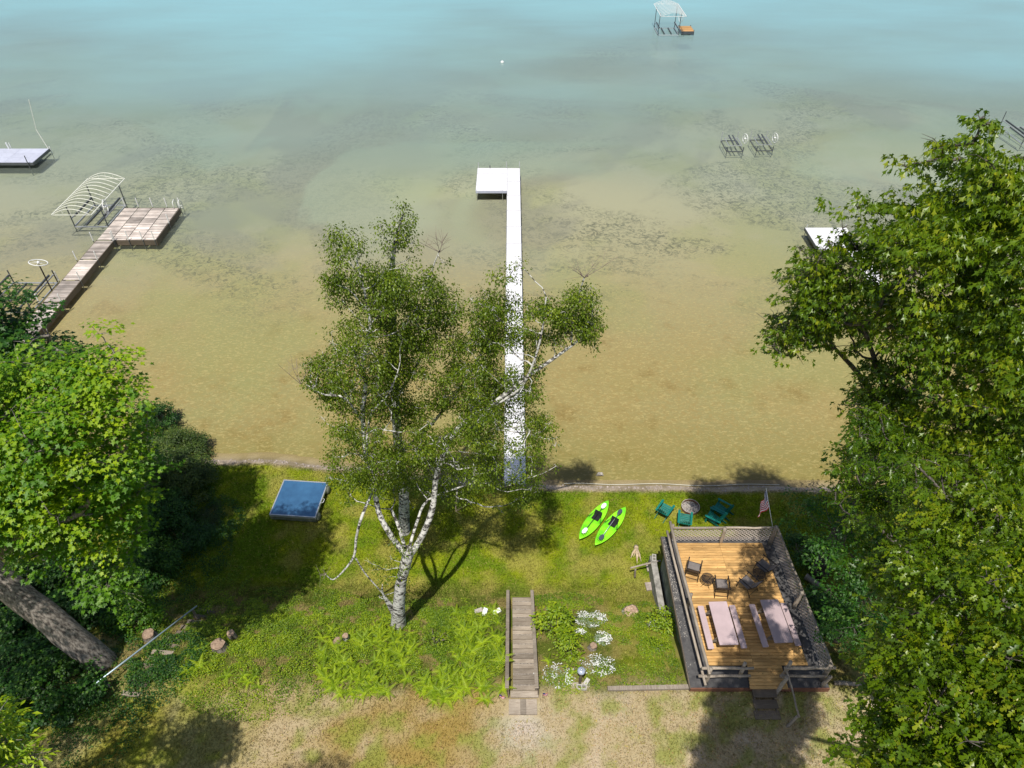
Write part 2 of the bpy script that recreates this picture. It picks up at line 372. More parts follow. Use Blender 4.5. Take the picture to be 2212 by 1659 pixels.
def leaf_cloud(clumps, per_area, size, twig=.22, droop=.25, flat=.75, zs=.45, per_twig=7, plate=0, arch=.30, tv=.22):
    """clumps: list of (centre, radius, (squash), tintshift); returns pos, axis, nrm, size, tint"""
    P = []; A = []; N = []; Z = []; Tn = []
    for c, r, sq, ts in clumps:
        nt_ = max(3, int(per_area * r * r * r ** .3 / per_twig))
        d = unit(RNG.normal(size=(nt_, 3))); rad = r * RNG.uniform(.25, 1, size=(nt_, 1)) ** .55
        if plate:
            nt_ = max(4, int(plate * math.pi * r * r / (.42 * size * size) / per_twig)); d = unit(RNG.normal(size=(nt_, 3)) * [1, 1, .5])
            rho = np.sqrt(RNG.uniform(.0, 1, nt_)); th = RNG.uniform(0, 2 * math.pi, nt_); lob = 1 + .28 * np.sin(3 * th + c[0] * 9) + .18 * np.sin(5 * th + c[1] * 7)
            rr_ = r * rho * lob; d = np.stack([np.cos(th) * rho, np.sin(th) * rho, .6 - rho * .6], 1) + 1e-4; rad = np.full((nt_, 1), r)
            tips = np.array(c) + np.stack([np.cos(th) * rr_, np.sin(th) * rr_, RNG.normal(size=nt_) * .10 * r + .12 * r - arch * rr_ * rr_ / r + .10 * r * np.sin(th * 2 + c[2] * 5)], 1)
        else: tips = np.array(c) + d * rad * np.array([1, 1, sq])
        k = np.repeat(np.arange(nt_), per_twig); n = len(k)
        off = RNG.normal(size=(n, 3)) * twig * np.array([1, 1, zs])
        p = tips[k] + off
        out = unit(off + .25 * d[k] * twig * 2 + 1e-4); out[:, 2] = out[:, 2] * .4 - droop * RNG.uniform(.4, 1.6, n)
        nr = RNG.normal(size=(n, 3)) * (1 - flat) * 1.3 + np.array([0, 0, 1.0]) + .30 * d[k]
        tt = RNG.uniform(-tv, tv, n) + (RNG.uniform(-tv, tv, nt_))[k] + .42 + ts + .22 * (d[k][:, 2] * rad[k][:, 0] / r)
        P.append(p); A.append(unit(out)); N.append(unit(nr)); Z.append(size * RNG.uniform(.6, 1.25, n)); Tn.append(tt)
    return np.concatenate(P), np.concatenate(A), np.concatenate(N), np.concatenate(Z), np.clip(np.concatenate(Tn), 0, 1)

def inpoly(x, y, poly):
    n = len(poly); c = False; j = n - 1
    for i in range(n):
        xi, yi = poly[i]; xj, yj = poly[j]
        if (yi > y) != (yj > y) and x < (xj - xi) * (y - yi) / (yj - yi) + xi: c = not c
        j = i
    return c
def edgedist(x, y, poly):
    b = 1e9; n = len(poly)
    for i in range(n):
        x1, y1 = poly[i]; x2, y2 = poly[(i + 1) % n]; dx, dy = x2 - x1, y2 - y1
        t = max(0, min(1, ((x - x1) * dx + (y - y1) * dy) / (dx * dx + dy * dy + 1e-9)))
        b = min(b, math.hypot(x - x1 - t * dx, y - y1 - t * dy))
    return b
def crown_clumps(poly, n, dist, rng_r, thick=3.0, sq=.6, k=.02, holes=(), zmin=None, ts=0, outframe=1.0):
    """fill a crown whose outline was surveyed from the drone with clumps of foliage in depth; dist(px,py) is its mid distance"""
    xs = [p[0] for p in poly]; ys = [p[1] for p in poly]; out = []; tries = 0
    while len(out) < n and tries < n * 60:
        tries += 1
        x = random.uniform(min(xs), max(xs)); y = random.uniform(min(ys), max(ys))
        if not inpoly(x, y, poly): continue
        e = edgedist(x, y, poly); r = random.uniform(*rng_r); D = dist(x, y); rp = r * FPX / D
        if e < rp * .85: 
            if random.random() < .6: continue
            r = max(.22, (e + 3) / FPX * D)
            if r < rng_r[0] * .35: continue
        if any(math.hypot(x - hx, y - hy) < hr for hx, hy, hr in holes): continue
        t = min(thick, e * k + .3)
        d = D + random.uniform(-t, t)
        p = GD(x, y, d)
        if zmin is not None and p.z < zmin: continue
        out.append(((p.x, p.y, p.z), r, sq, ts + random.uniform(-.1, .1)))
    return out

def grow(skel, clumps, parent, m, base_r=.018, name='branch', maxr=.2, sub=4, thin=.012):
    """join every clump to the wood by a curving branch; skel = list of (pos, radius)"""
    clumps = [((c[0], c[1], c[2] - .22 * r), r, a_, b_) for c, r, a_, b_ in clumps]
    nodes = [(Vector(p), -1) for p, r in skel]; ns = len(nodes); cost = [0.0] * ns
    todo = sorted(range(len(clumps)), key=lambda i: min((Vector(clumps[i][0]) - nodes[j][0]).length for j in range(ns)))
    for i in todo:
        c = Vector(clumps[i][0]); best = None
        for j, (p, _) in enumerate(nodes):
            d = (c - p).length; q = d + .35 * cost[j] + (0.8 * max(0, p.z - c.z + .2))
            if best is None or q < best[0]: best = (q, j, d)
        nodes.append((c, best[1])); cost.append(cost[best[1]] + best[2])
    cnt = [1] * len(nodes)
    for i in range(len(nodes) - 1, ns - 1, -1):
        if nodes[i][1] >= 0: cnt[nodes[i][1]] += cnt[i]
    mb = MB()
    for i in range(ns, len(nodes)):
        p, j = nodes[i]; q = nodes[j][0]; L = (p - q).length
        r1 = min(maxr, base_r * math.sqrt(cnt[i] + 1)); r0 = min(maxr, base_r * math.sqrt(cnt[i] + 2) * 1.1)
        mid = (p + q) / 2 + Vector((random.uniform(-.12, .12), random.uniform(-.12, .12), random.uniform(-.16, .04))) * L
        m1 = q.lerp(mid, .5) + Vector((random.uniform(-.05, .05),) * 3) * L
        mb.tube([q, m1, mid, mid.lerp(p, .55) + Vector((random.uniform(-.05, .05),) * 3) * L, p], [r0, r0 * .95, (r0 + r1) / 2, r1, r1 * .85], 5, cap=False)
        for _ in range(sub):
            d = Vector((random.gauss(0, 1), random.gauss(0, 1), random.gauss(0, .35))).normalized() * clumps[i - ns][1] * random.uniform(.4, .8)
            mb.tube([p, p + d * .5 + Vector((0, 0, .06)), p + d], [thin * 1.6, thin, thin * .4], 4, cap=False)
    return mb.build(name, m, parent, world=True, smooth=True)

def path(pts):
    """smooth a polyline of (vec, r)"""
    P = [Vector(p) for p, r in pts]; Rr = [r for p, r in pts]; op = []; orr = []
    for i in range(len(P) - 1):
        p0 = P[max(i - 1, 0)]; p1 = P[i]; p2 = P[i + 1]; p3 = P[min(i + 2, len(P) - 1)]
        for s_ in range(4):
            t = s_ / 4
            op.append(.5 * ((2 * p1) + (-p0 + p2) * t + (2 * p0 - 5 * p1 + 4 * p2 - p3) * t * t + (-p0 + 3 * p1 - 3 * p2 + p3) * t ** 3)); orr.append(Rr[i] * (1 - t) + Rr[i + 1] * t)
    op.append(P[-1]); orr.append(Rr[-1]); return op, orr

#==STRUCT==
# ---------------------------------------------------------------- ground
def ground_col(x, y):
    n1 = fbm(x * .35, y * .35, 21); n2 = fbm(x * 1.6, y * 1.6, 31); n3 = fbm(x * .9, y * .9, 41)
    def C(r, g, b): return np.stack([np.full_like(x, r), np.full_like(x, g), np.full_like(x, b)], 1)
    def mix(a, b, t): return a * (1 - t[:, None]) + b * t[:, None]
    lawn = mix(C(.12, .19, .006), C(.235, .275, .008), sst(.35, .65, n1 * .5 + n2 * .5))
    worn = sst(.50, .66, n3 * .6 + n1 * .4 + .10 * np.exp(-((y - 19.6) / 1.2) ** 2) + .09 * np.exp(-(((x - 6.3) / 1.1) ** 2 + ((y - 19) / 1.6) ** 2)))
    lawn = mix(lawn, C(.33, .29, .07), worn * .7)
    slope = mix(C(.12, .15, .02), C(.27, .22, .08), sst(.42, .62, n2))
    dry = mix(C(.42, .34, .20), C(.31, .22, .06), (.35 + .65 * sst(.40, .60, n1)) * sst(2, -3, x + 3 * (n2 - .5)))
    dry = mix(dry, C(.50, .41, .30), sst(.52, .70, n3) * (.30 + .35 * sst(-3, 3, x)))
    dry = mix(dry, C(.23, .26, .04), sst(.47, .62, n2 * .7 + n1 * .3) * .75)
    pl = np.exp(-(((x - .5) / 1.0) ** 2 + ((y - 11.6) / .9) ** 2)); dry = mix(dry, C(.50, .43, .35), np.clip(pl * 1.1, 0, 1) * sst(.3, .6, n2)); dry = dry * .94
    k1 = sst(20.4, 18.9, y + 1.0 * (n2 - .5)); k2 = sst(14.1, 12.9, y + 1.5 * (n3 - .5))
    c = mix(lawn, slope, k1); c = mix(c, dry, k2)
    # the mown strip between stair and deck is short turf
    c = mix(c, lawn, sst(4.0, 5.0, x) * sst(7.4, 6.8, x) * sst(13.8, 14.6, y) * .7)
    # dry grass goes over into lawn at the far left
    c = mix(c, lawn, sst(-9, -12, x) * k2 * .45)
    sy = shoreY(x); s_ = sst(-.75, -.45, y - sy + .25 * (n2 - .5))
    sand = mix(C(.30, .24, .15), C(.42, .34, .25), sst(.35, .6, n2)); c = mix(c, sand, s_)
    c = mix(c, C(.34, .26, .13), sst(0, 1.0, y - sy))
    return c
xs = np.arange(-46, 46.01, .2); ys = np.arange(-6, 31.01, .2)
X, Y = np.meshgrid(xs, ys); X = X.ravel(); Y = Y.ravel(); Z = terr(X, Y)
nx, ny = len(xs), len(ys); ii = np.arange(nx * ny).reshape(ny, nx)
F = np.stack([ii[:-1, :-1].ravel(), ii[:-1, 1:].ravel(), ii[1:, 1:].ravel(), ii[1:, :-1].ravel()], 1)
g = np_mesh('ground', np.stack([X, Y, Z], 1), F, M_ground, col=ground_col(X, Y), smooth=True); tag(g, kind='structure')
# land that goes on beyond the plot
def farland():
    xs = np.concatenate([np.linspace(-1500, -46, 30), np.linspace(-46, 46, 3)[1:-1], np.linspace(46, 1500, 30)]); V = []; Fq = []; 
    mb = MB()
    mb.poly([(-1500, -1500, 2.9), (1500, -1500, 2.9), (1500, -5.99, 2.9), (-1500, -5.99, 2.9)], [(0, 1, 2, 3)])
    for s_ in (-1, 1):
        a = 45.99 * s_; b = 1500 * s_
        prof = [(-6, 3.0), (13, 3.0), (19.3, 0), (26.5 + (2 if s_ < 0 else 0), -.2), (31, -.9)]
        for (y0, z0), (y1, z1) in zip(prof, prof[1:]):
            q = [(a, y0, z0), (b, y0, z0), (b, y1, z1), (a, y1, z1)]; mb.poly(q if s_ > 0 else q[::-1], [(0, 1, 2, 3)])
    return mb
fl = farland().build('outer_land', mat('outer_turf', (.26, .24, .09), .95, var=.3, scale=.4)); tag(fl, kind='structure')

# ---------------------------------------------------------------- lake
def depth_at(x, y):
    d = .10 + .011 * np.clip(y - 27, 0, None) + 0.9 * sst(55, 115, y) + 2.2 * sst(90, 190, y) + 6 * sst(180, 400, y)
    bar = .22 * np.exp(-((y - (84 + .06 * x)) / 6.5) ** 2) * sst(66, 20, x)
    d = d - bar * sst(55, 90, y) * .9 + .35 * (fbm(x * .045, y * .07, 61) - .5) * sst(34, 60, y)
    return np.maximum(d, .09)
def axis_grid(a, b, n, far):
    c = np.linspace(a, b, n); return np.concatenate([[-far, -far * .4, -far * .15], c, [far * .15, far * .4, far]]) if a < 0 else np.concatenate([c, [far * .15, far * .4, far]])
xs = axis_grid(-130, 130, 150, 2500); ys = axis_grid(26, 200, 150, 2500)
X, Y = np.meshgrid(xs, ys); X = X.ravel(); Y = Y.ravel(); nx, ny = len(xs), len(ys); ii = np.arange(nx * ny).reshape(ny, nx)
F = np.stack([ii[:-1, :-1].ravel(), ii[:-1, 1:].ravel(), ii[1:, 1:].ravel(), ii[1:, :-1].ravel()], 1)
D_ = depth_at(X, Y)
Zb = WZ - D_
m, t, b = newmat('lake_bed_sand_and_weed')
tc = t.nodes.new('ShaderNodeTexCoord')
def noise(sc, det=6, rough=.6, src=None, dist=0):
    n = t.nodes.new('ShaderNodeTexNoise'); n.inputs['Scale'].default_value = sc; n.inputs['Detail'].default_value = det; n.inputs['Roughness'].default_value = rough; n.inputs['Distortion'].default_value = dist
    t.links.new(src or tc.outputs['Object'], n.inputs['Vector']); return n.outputs[0]
def mrange(src, a, b_, c=0., d=1.):
    n = t.nodes.new('ShaderNodeMapRange'); n.interpolation_type = 'SMOOTHSTEP'
    for k, v in zip(('From Min', 'From Max', 'To Min', 'To Max'), (a, b_, c, d)): n.inputs[k].default_value = v
    t.links.new(src, n.inputs[0]); return n.outputs[0]
def mathn(op, a, b_):
    n = t.nodes.new('ShaderNodeMath'); n.operation = op
    for i, q in enumerate((a, b_)):
        if isinstance(q, (int, float)): n.inputs[i].default_value = q
        else: t.links.new(q, n.inputs[i])
    return n.outputs[0]
def mixc(f, a, b_):
    n = t.nodes.new('ShaderNodeMix'); n.data_type = 'RGBA'
    if isinstance(f, (int, float)): n.inputs['Factor'].default_value = f
    else: t.links.new(f, n.inputs['Factor'])
    for k, q in (('A', a), ('B', b_)):
        if isinstance(q, tuple): n.inputs[k].default_value = (*q, 1)
        else: t.links.new(q, n.inputs[k])
    return n.outputs['Result']
sep = t.nodes.new('ShaderNodeSeparateXYZ'); t.links.new(tc.outputs['Object'], sep.inputs[0])
yv = sep.outputs['Y']; xv = sep.outputs['X']
sand = mixc(mrange(noise(.10, 5), .38, .62), (.33, .268, .125), (.31, .27, .135))
sand = mixc(mrange(noise(.35, 6, .65), .52, .70), sand, (.25, .18, .07))
sand = mixc(mrange(noise(3.0, 8, .75), .40, .72), sand, (.34, .25, .11))
gs = mrange(yv, 34, 66); sand = mixc(gs, sand, (.40, .39, .30))
# algae tint
sand = mixc(mathn('MULTIPLY', mrange(noise(.06, 4), .45, .6), .45), sand, (.28, .30, .13))
# weed beds: fine dark flecks gathered in patches
patch = mrange(noise(.05, 7, .66, dist=.8), .44, .56); fleck = mrange(noise(1.6, 8, .8, dist=1.5), .47, .58)
zone = mathn('MULTIPLY', mrange(yv, 38, 52), 1.0)
wd = mathn('MULTIPLY', mathn('MULTIPLY', patch, fleck), zone)
sand = mixc(mathn('MULTIPLY', wd, .75), sand, (.10, .11, .09))
band = mathn('MULTIPLY', mrange(noise(.022, 5, .55, dist=1.2), .47, .52), mrange(yv, 42, 58))
sand = mixc(mathn('MULTIPLY', band, .55), sand, (.25, .245, .22))
mpr = t.nodes.new('ShaderNodeMapping'); mpr.inputs['Scale'].default_value = (.9, 1.9, 1); mpr.inputs['Rotation'].default_value = (0, 0, R(-18)); t.links.new(tc.outputs['Object'], mpr.inputs[0])
nsh = mrange(yv, 34, 27.5); sand = mixc(mathn('MULTIPLY', nsh, .5), sand, (.23, .20, .055))
rip_glint = mrange(noise(4.2, 4, .6, src=mpr.outputs[0], dist=.9), .50, .66)  # sand ripples, with the water's golden glints painted into their colour
sand = mixc(mathn('MULTIPLY', rip_glint, mathn('MULTIPLY', mrange(yv, 62, 40), .40)), sand, (.58, .47, .24))
rip2 = mrange(noise(9.0, 3, .6, src=mpr.outputs[0], dist=.5), .40, .30)
sand = mixc(mathn('MULTIPLY', rip2, .22), sand, (.12, .09, .035))
# deep channel shade of colour: pale marl against weed
marl = mathn('MULTIPLY', mrange(noise(.03, 5, .5, dist=.8), .5, .56), mrange(yv, 45, 60))
sand = mixc(mathn('MULTIPLY', marl, .5), sand, (.38, .43, .34))
peb = t.nodes.new('ShaderNodeTexVoronoi'); peb.inputs['Scale'].default_value = 1.3; t.links.new(tc.outputs['Object'], peb.inputs['Vector'])
sand = mixc(mathn('MULTIPLY', mrange(peb.outputs['Distance'], .05, .02), .8), sand, (.07, .055, .03))
t.links.new(sand, b.inputs['Base Color']); b.inputs['Roughness'].default_value = .95; b.inputs['Specular IOR Level'].default_value = .1
lb = np_mesh('lake_bed', np.stack([X, Y, Zb], 1), F, m, smooth=True); tag(lb, kind='structure')
# water surface: clear in the shallows, scattering turquoise over depth
m, t, b = newmat('lake_water'); t.nodes.remove(b)
tc = t.nodes.new('ShaderNodeTexCoord'); at = t.nodes.new('ShaderNodeAttribute'); at.attribute_name = 'tint'
turb = mrange(at.outputs['Fac'], .0, 1.0)
tintc = t.nodes.new('ShaderNodeBsdfTransparent')
t.links.new(mixc(mrange(at.outputs['Fac'], 0, .8), (.96, .97, .90), (.62, .84, .84)), tintc.inputs[0])
dif = t.nodes.new('ShaderNodeBsdfDiffuse')
mps = t.nodes.new('ShaderNodeMapping'); mps.inputs['Scale'].default_value = (.35, 1.5, 1); t.links.new(tc.outputs['Object'], mps.inputs[0])
stk = mrange(noise(.22, 8, .68, src=mps.outputs[0], dist=.6), .35, .65)
dcol = mixc(mrange(at.outputs['Fac'], .30, 1.0), (.40, .465, .40), (.30, .58, .63))
dcol = mixc(mathn('MULTIPLY', stk, .14), dcol, (.28, .38, .38))
t.links.new(dcol, dif.inputs[0])
ms = t.nodes.new('ShaderNodeMixShader'); t.links.new(mathn('MULTIPLY', mathn('POWER', at.outputs['Fac'], 1.05), .88), ms.inputs[0]); t.links.new(tintc.outputs[0], ms.inputs[1]); t.links.new(dif.outputs[0], ms.inputs[2])
gl = t.nodes.new('ShaderNodeBsdfGlossy'); gl.inputs['Roughness'].default_value = .06; gl.inputs[0].default_value = (1, 1, 1, 1)
bp = t.nodes.new('ShaderNodeBump'); bp.inputs['Strength'].default_value = .35; bp.inputs['Distance'].default_value = .05
mp = t.nodes.new('ShaderNodeMapping'); mp.inputs['Scale'].default_value = (.8, 1.7, 1); mp.inputs['Rotation'].default_value = (0, 0, R(-14)); t.links.new(tc.outputs['Object'], mp.inputs[0])
wv = noise(3.0, 5, .6, src=mp.outputs[0], dist=.4)
t.links.new(wv, bp.inputs['Height']); t.links.new(bp.outputs[0], gl.inputs['Normal'])
fr = t.nodes.new('ShaderNodeFresnel'); fr.inputs[0].default_value = 1.33; t.links.new(bp.outputs[0], fr.inputs['Normal'])
ms2 = t.nodes.new('ShaderNodeMixShader'); t.links.new(fr.outputs[0], ms2.inputs[0]); t.links.new(ms.outputs[0], ms2.inputs[1]); t.links.new(gl.outputs[0], ms2.inputs[2])
t.links.new(ms2.outputs[0], t.nodes['Material Output'].inputs[0])
pn = fbm(X * .028 + 3, Y * .05, 71, 5)
tur = 1 - np.exp(-.80 * np.maximum(D_ * (1 + .9 * (pn - .5)) - .34, 0))
wt = np_mesh('lake_water', np.stack([X, Y, np.full_like(X, WZ)], 1), F, m, attr=tur, smooth=True); tag(wt, kind='structure')

#==THINGS==
# ---------------------------------------------------------------- boathouse with deck on its roof
BH = thing('boathouse', 'low boathouse dug into the bank with flat dark felt roof carrying the deck', 'boathouse', (9.8, 16.8, 0))
mb = MB(); mb.box(-2.45, -2.25, -3.6, 3.5, 0, 3.02); mb.build('side_wall', M_wallc, BH)
mb = MB(); mb.box(2.45, 2.65, -3.6, 3.5, 0, 3.02); mb.build('side_wall', M_wallc, BH)
mb = MB(); mb.box(-2.248, 2.448, 3.3, 3.5, 0, 3.02); mb.build('front_wall', M_wallc, BH)
mb = MB(); mb.box(-2.70, 2.82, -3.66, 3.62, 3.022, 3.26); mb.build('roof', M_felt, BH)
mb = MB(); mb.box(-2.72, 2.84, -3.705, -3.662, 2.98, 3.24); mb.build('fascia', M_fascia, BH)
mb = MB(); mb.box(-2.745, -2.702, -3.705, 3.62, 3.10, 3.275); mb.build('edge_trim', M_stepwood, BH)
mb = MB()
for q_ in range(420):
    x = -2.68 + random.random() ** 1.6 * .42; y = random.uniform(-1.5, 3.55) if q_ < 360 else random.uniform(-3.5, 3.5)
    if random.random() < .5: y = random.uniform(.2, 3.2)
    r_ = random.uniform(.012, .04); mb.rbox((x, y, 3.268 + r_ * .1), (r_, r_ * .7, .008), Matrix.Rotation(random.uniform(0, 3), 3, 'Z'))
tag(mb.build('roof_debris', M_stone, BH), kind='stuff')
DK = thing('wooden_deck', 'honey coloured cedar board deck on the boathouse roof, dappled with leaf shade', 'deck', (7.8, 14.0, 3.26), R(0))
# joists then boards in two runs
mb = MB()
for i in range(6): mb.box(.1 + i * .75, .15 + i * .75, .05, 5.9, 0, .10)
mb.build('joists', M_stepwood, DK)
bw = .139; nb = 43
def xl(y): return 0.02 - .30 * (y / 5.95) + .12
def xr(y): return 4.20 - .30 * (y / 5.95)
for i in range(nb):
    y0 = i * bw; z0 = .102
    a, c, e = xl(y0), 2.0 - .10 * (y0 / 5.95), xr(y0)
    for x0, x1 in ((a, c - .004), (c + .004, e)):
        d_ = MB().box(x0, x1, y0, y0 + bw - .016, z0, z0 + .034 + random.uniform(0, .004)); d_.build('deck_board', M_decking, DK)
for i in range(7):
    y0 = -.975 + i * bw
    MB().box(1.62 + .02 * i, 3.12 + (0.0), y0, y0 + bw - .016, .102, .137 + random.uniform(0, .004)).build('deck_board', M_decking, DK)
DZ = 3.26 + .139

def log(mb, a, b, r, n=8, bend=.02):
    a = Vector(a); b = Vector(b); L = (b - a).length; pts = []; rs = []
    for i in range(6):
        t_ = i / 5; p = a.lerp(b, t_)
        if 0 < i < 5: p += Vector((random.uniform(-1, 1), random.uniform(-1, 1), random.uniform(-1, 1))) * bend * min(1, L * .5)
        pts.append(p); rs.append(r * random.uniform(.9, 1.08) * (1.06 - .12 * t_))
    mb.tube(pts, rs, n); return mb
def lattice(name, a, b, z0, z1, parent):
    """diagonal lattice between two posts"""
    a = Vector(a); b = Vector(b); L = (b - a).length; u = (b - a) / L; nrm = u.cross(Vector((0, 0, 1))); H = z1 - z0; mb = MB(); s_ = .185
    for sg in (1, -1):
        k = -H
        while k < L:
            p0, q0 = k, 0.0; p1, q1 = k + H, H
            if p0 < 0: q0 = -p0; p0 = 0
            if p1 > L: q1 = H - (p1 - L); p1 = L
            if p1 - p0 > .03:
                za, zb = (q0, q1) if sg > 0 else (H - q0, H - q1)
                o_ = nrm * (.005 * sg)
                mb.beam(a + u * p0 + Vector((0, 0, z0 + za)) + o_, a + u * p1 + Vector((0, 0, z0 + zb)) + o_, .0085, .046, up=Vector((0, 0, 1)))
            k += s_
    return mb.build(name, M_latt, parent, world=True)
# lake-side fence
FZ = 3.26
F1 = thing('lattice_fence', 'grey lattice fence along the lake edge of the deck, between deck and lawn chairs', 'fence', (9.7, 20.15, FZ), group='lattice fences on the boathouse roof')
for k, (x0, x1) in enumerate(((7.4, 9.75), (9.85, 12.1))):
    tag(lattice('lattice_panel', (x0, 20.15, 0), (x1, 20.15, 0), 3.33, 4.28, F1), kind='stuff')
    log(MB(), (x0 - .1, 20.13, 4.33), (x1 + .1, 20.13, 4.34), .055).build('top_rail', M_log, F1, world=True, smooth=True)
log(MB(), (9.8, 20.03, 3.26), (9.8, 20.05, 4.42), .085).build('post', M_log, F1, world=True, smooth=True)
log(MB(), (12.12, 20.02, 3.26), (12.14, 20.05, 4.50), .10).build('post', M_log, F1, world=True, smooth=True)
# right fence
F2 = thing('lattice_fence', 'long grey lattice fence down the tree side of the deck, beside the picnic table benches', 'fence', (12.3, 16.8, FZ), group='lattice fences on the boathouse roof')
sx = lambda y: 12.22 + .045 * (20.1 - y)
for y0, y1 in ((19.95, 16.75), (16.6, 13.55)):
    tag(lattice('lattice_panel', (sx(y0), y0, 0), (sx(y1), y1, 0), 3.33, 4.28, F2), kind='stuff')
    log(MB(), (sx(y0) + .02, y0 + .1, 4.34), (sx(y1) + .02, y1 - .1, 4.33), .06).build('top_rail', M_log, F2, world=True, smooth=True)
for y in (16.68, 13.45):
    log(MB(), (sx(y) - .12, y, 3.26), (sx(y) - .08, y, 4.45), .09).build('post', M_log, F2, world=True, smooth=True)
# left log railing
RL = thing('log_railing', 'double log railing running the full length of the open left side of the deck', 'railing', (7.45, 16.8, FZ), group='rustic log railings on the deck')
lx = lambda y: 7.35 + .045 * (20.4 - y)
log(MB(), (lx(20.45), 20.45, 4.36), (lx(13.15), 13.15, 4.33), .065, bend=.03).build('top_rail', M_log, RL, world=True, smooth=True)
log(MB(), (lx(20.3) - .1, 20.3, 3.86), (lx(13.1) - .12, 12.95, 3.84), .055, bend=.03).build('lower_rail', M_log, RL, world=True, smooth=True)
for y in (20.2, 16.6, 13.32):
    log(MB(), (lx(y) + .07, y, 3.26), (lx(y) + .07, y, 4.47), .075).build('post', M_log, RL, world=True, smooth=True)
RN = thing('log_railing', 'short double log railing left of the deck steps, across the near left corner', 'railing', (8.4, 13.35, FZ), group='rustic log railings on the deck')
log(MB(), (7.42, 13.42, 4.28), (9.45, 13.42, 4.30), .06).build('top_rail', M_log, RN, world=True, smooth=True)
log(MB(), (7.35, 13.33, 3.84), (9.40, 13.33, 3.86), .058).build('lower_rail', M_log, RN, world=True, smooth=True)
log(MB(), (9.10, 13.50, 3.40), (9.10, 13.53, 4.50), .075).build('post', M_log, RN, world=True, smooth=True)
RR = thing('log_railing', 'short double log railing right of the deck steps, joining the lattice fence corner', 'railing', (11.5, 13.35, FZ), group='rustic log railings on the deck')
log(MB(), (10.65, 13.42, 4.28), (12.65, 13.42, 4.32), .06).build('top_rail', M_log, RR, world=True, smooth=True)
log(MB(), (10.55, 13.33, 3.84), (12.45, 13.33, 3.84), .058).build('lower_rail', M_log, RR, world=True, smooth=True)
log(MB(), (10.82, 13.50, 3.26), (10.86, 13.53, 4.60), .08).build('post', M_log, RR, world=True, smooth=True)
log(MB(), (12.35, 13.22, 3.26), (12.45, 13.18, 4.1), .075).build('post', M_log, RR, world=True, smooth=True)
# steps + branch handrail
ST = thing('deck_steps', 'three weathered plank steps from dry grass up to the deck', 'steps', (10.0, 12.7, 2.95))
for k, (xa, xb, ya, yb, z) in enumerate(((9.50, 10.42, 12.72, 13.07, 3.34), (9.48, 10.42, 12.36, 12.70, 3.17), (9.45, 10.45, 12.00, 12.34, 3.02))):
    MB().box(xa, xb, ya, yb, z - .045, z).build('tread', M_stepwood, ST, world=True)
for x in (9.55, 10.33):
    MB().poly([(x, 12.0, 2.8), (x, 13.07, 2.8), (x, 13.07, 3.28), (x, 12.0, 2.96), (x + .04, 12.0, 2.8), (x + .04, 13.07, 2.8), (x + .04, 13.07, 3.28), (x + .04, 12.0, 2.96)],
              [(0, 1, 2, 3), (7, 6, 5, 4), (0, 3, 7, 4), (3, 2, 6, 7), (2, 1, 5, 6), (1, 0, 4, 5)]).build('stringer', M_stepwood, ST, world=True)
HR = thing('branch_handrail', 'crooked bare branch handrail beside the deck steps on forked log posts', 'handrail', (10.7, 12.6, 2.95))
log(MB(), (10.72, 13.5, 4.25), (10.88, 11.75, 3.75), .04, bend=.05).build('rail', M_log, HR, world=True, smooth=True)
log(MB(), (10.48, 12.98, 3.0), (10.70, 13.10, 4.2), .08).build('post', M_log, HR, world=True, smooth=True)
log(MB(), (10.60, 11.75, 2.9), (10.82, 11.80, 3.75), .055).build('post', M_log, HR, world=True, smooth=True)
# flag
FP = thing('flag', 'stars and stripes flag drooping from a slanted white pole at the deck corner', 'flag', (12.08, 20.25, 4.3))
tip = Vector((11.74, 21.35, 5.65)); bas = Vector((12.08, 20.25, 4.25))
MB().tube([bas, tip], .016, 8).build('pole', M_whitepipe, FP, world=True, smooth=True)
MB().ring(tip + Vector((0, 0, .02)), .012, .018, n=8, m=6).build('finial', M_alu, FP, world=True, smooth=True)
A_ = tip.lerp(bas, .03); B_ = tip.lerp(bas, .50)
C_ = Vector((11.47, 20.80, 4.30)); Dd = Vector((11.62, 21.05, 4.90))
mb = MB(); NU, NV = 20, 26
for j in range(NV + 1):
    for i in range(NU + 1):
        u = i / NU; v = j / NV
        p = A_.lerp(B_, v).lerp(Dd.lerp(C_, v), u)
        p = p + Vector((-.03, .06, 0)) * math.sin(u * 9 + v * 3) * (.25 + u) + Vector((0, 0, -.08)) * math.sin(u * math.pi) * .5
        mb.v.append(tuple(p))
for j in range(NV):
    for i in range(NU):
        k = j * (NU + 1) + i; mb.f.append((k, k + 1, k + NU + 2, k + NU + 1))
        mb.mi.append(2 if (i < 8 and j < 14) else ((j // 2) % 2))
cl = mb.build('cloth', None, FP, world=True, smooth=True, mats=[M_red, M_fw, M_fb])
mb2 = MB()
for r_ in range(9):
    for c_ in range(6 if r_ % 2 == 0 else 5):
        u = (.045 + .058 * c_ + (.029 if r_ % 2 else 0)); v = .035 + r_ * .056
        i = min(NU - 1, int(u * NU)); j = min(NV - 1, int(v * NV))
        a0 = Vector(mb.v[j * (NU + 1) + i]); a1 = Vector(mb.v[j * (NU + 1) + i + 1]); a2 = Vector(mb.v[(j + 1) * (NU + 1) + i])
        cpt = a0 + (a1 - a0) * (u * NU - i) + (a2 - a0) * (v * NV - j); nn = (a1 - a0).cross(a2 - a0).normalized()
        e1 = (a1 - a0).normalized(); e2 = nn.cross(e1)
        for sg in (1, -1):
            pts = [cpt + nn * .004 * sg + (e1 * math.cos(q * math.pi / 5) + e2 * math.sin(q * math.pi / 5)) * (.017 if q % 2 == 0 else .007) for q in range(10)]
            mb2.poly(pts, [tuple(range(10))])
mb2.build('stars', M_fw, FP, world=True)

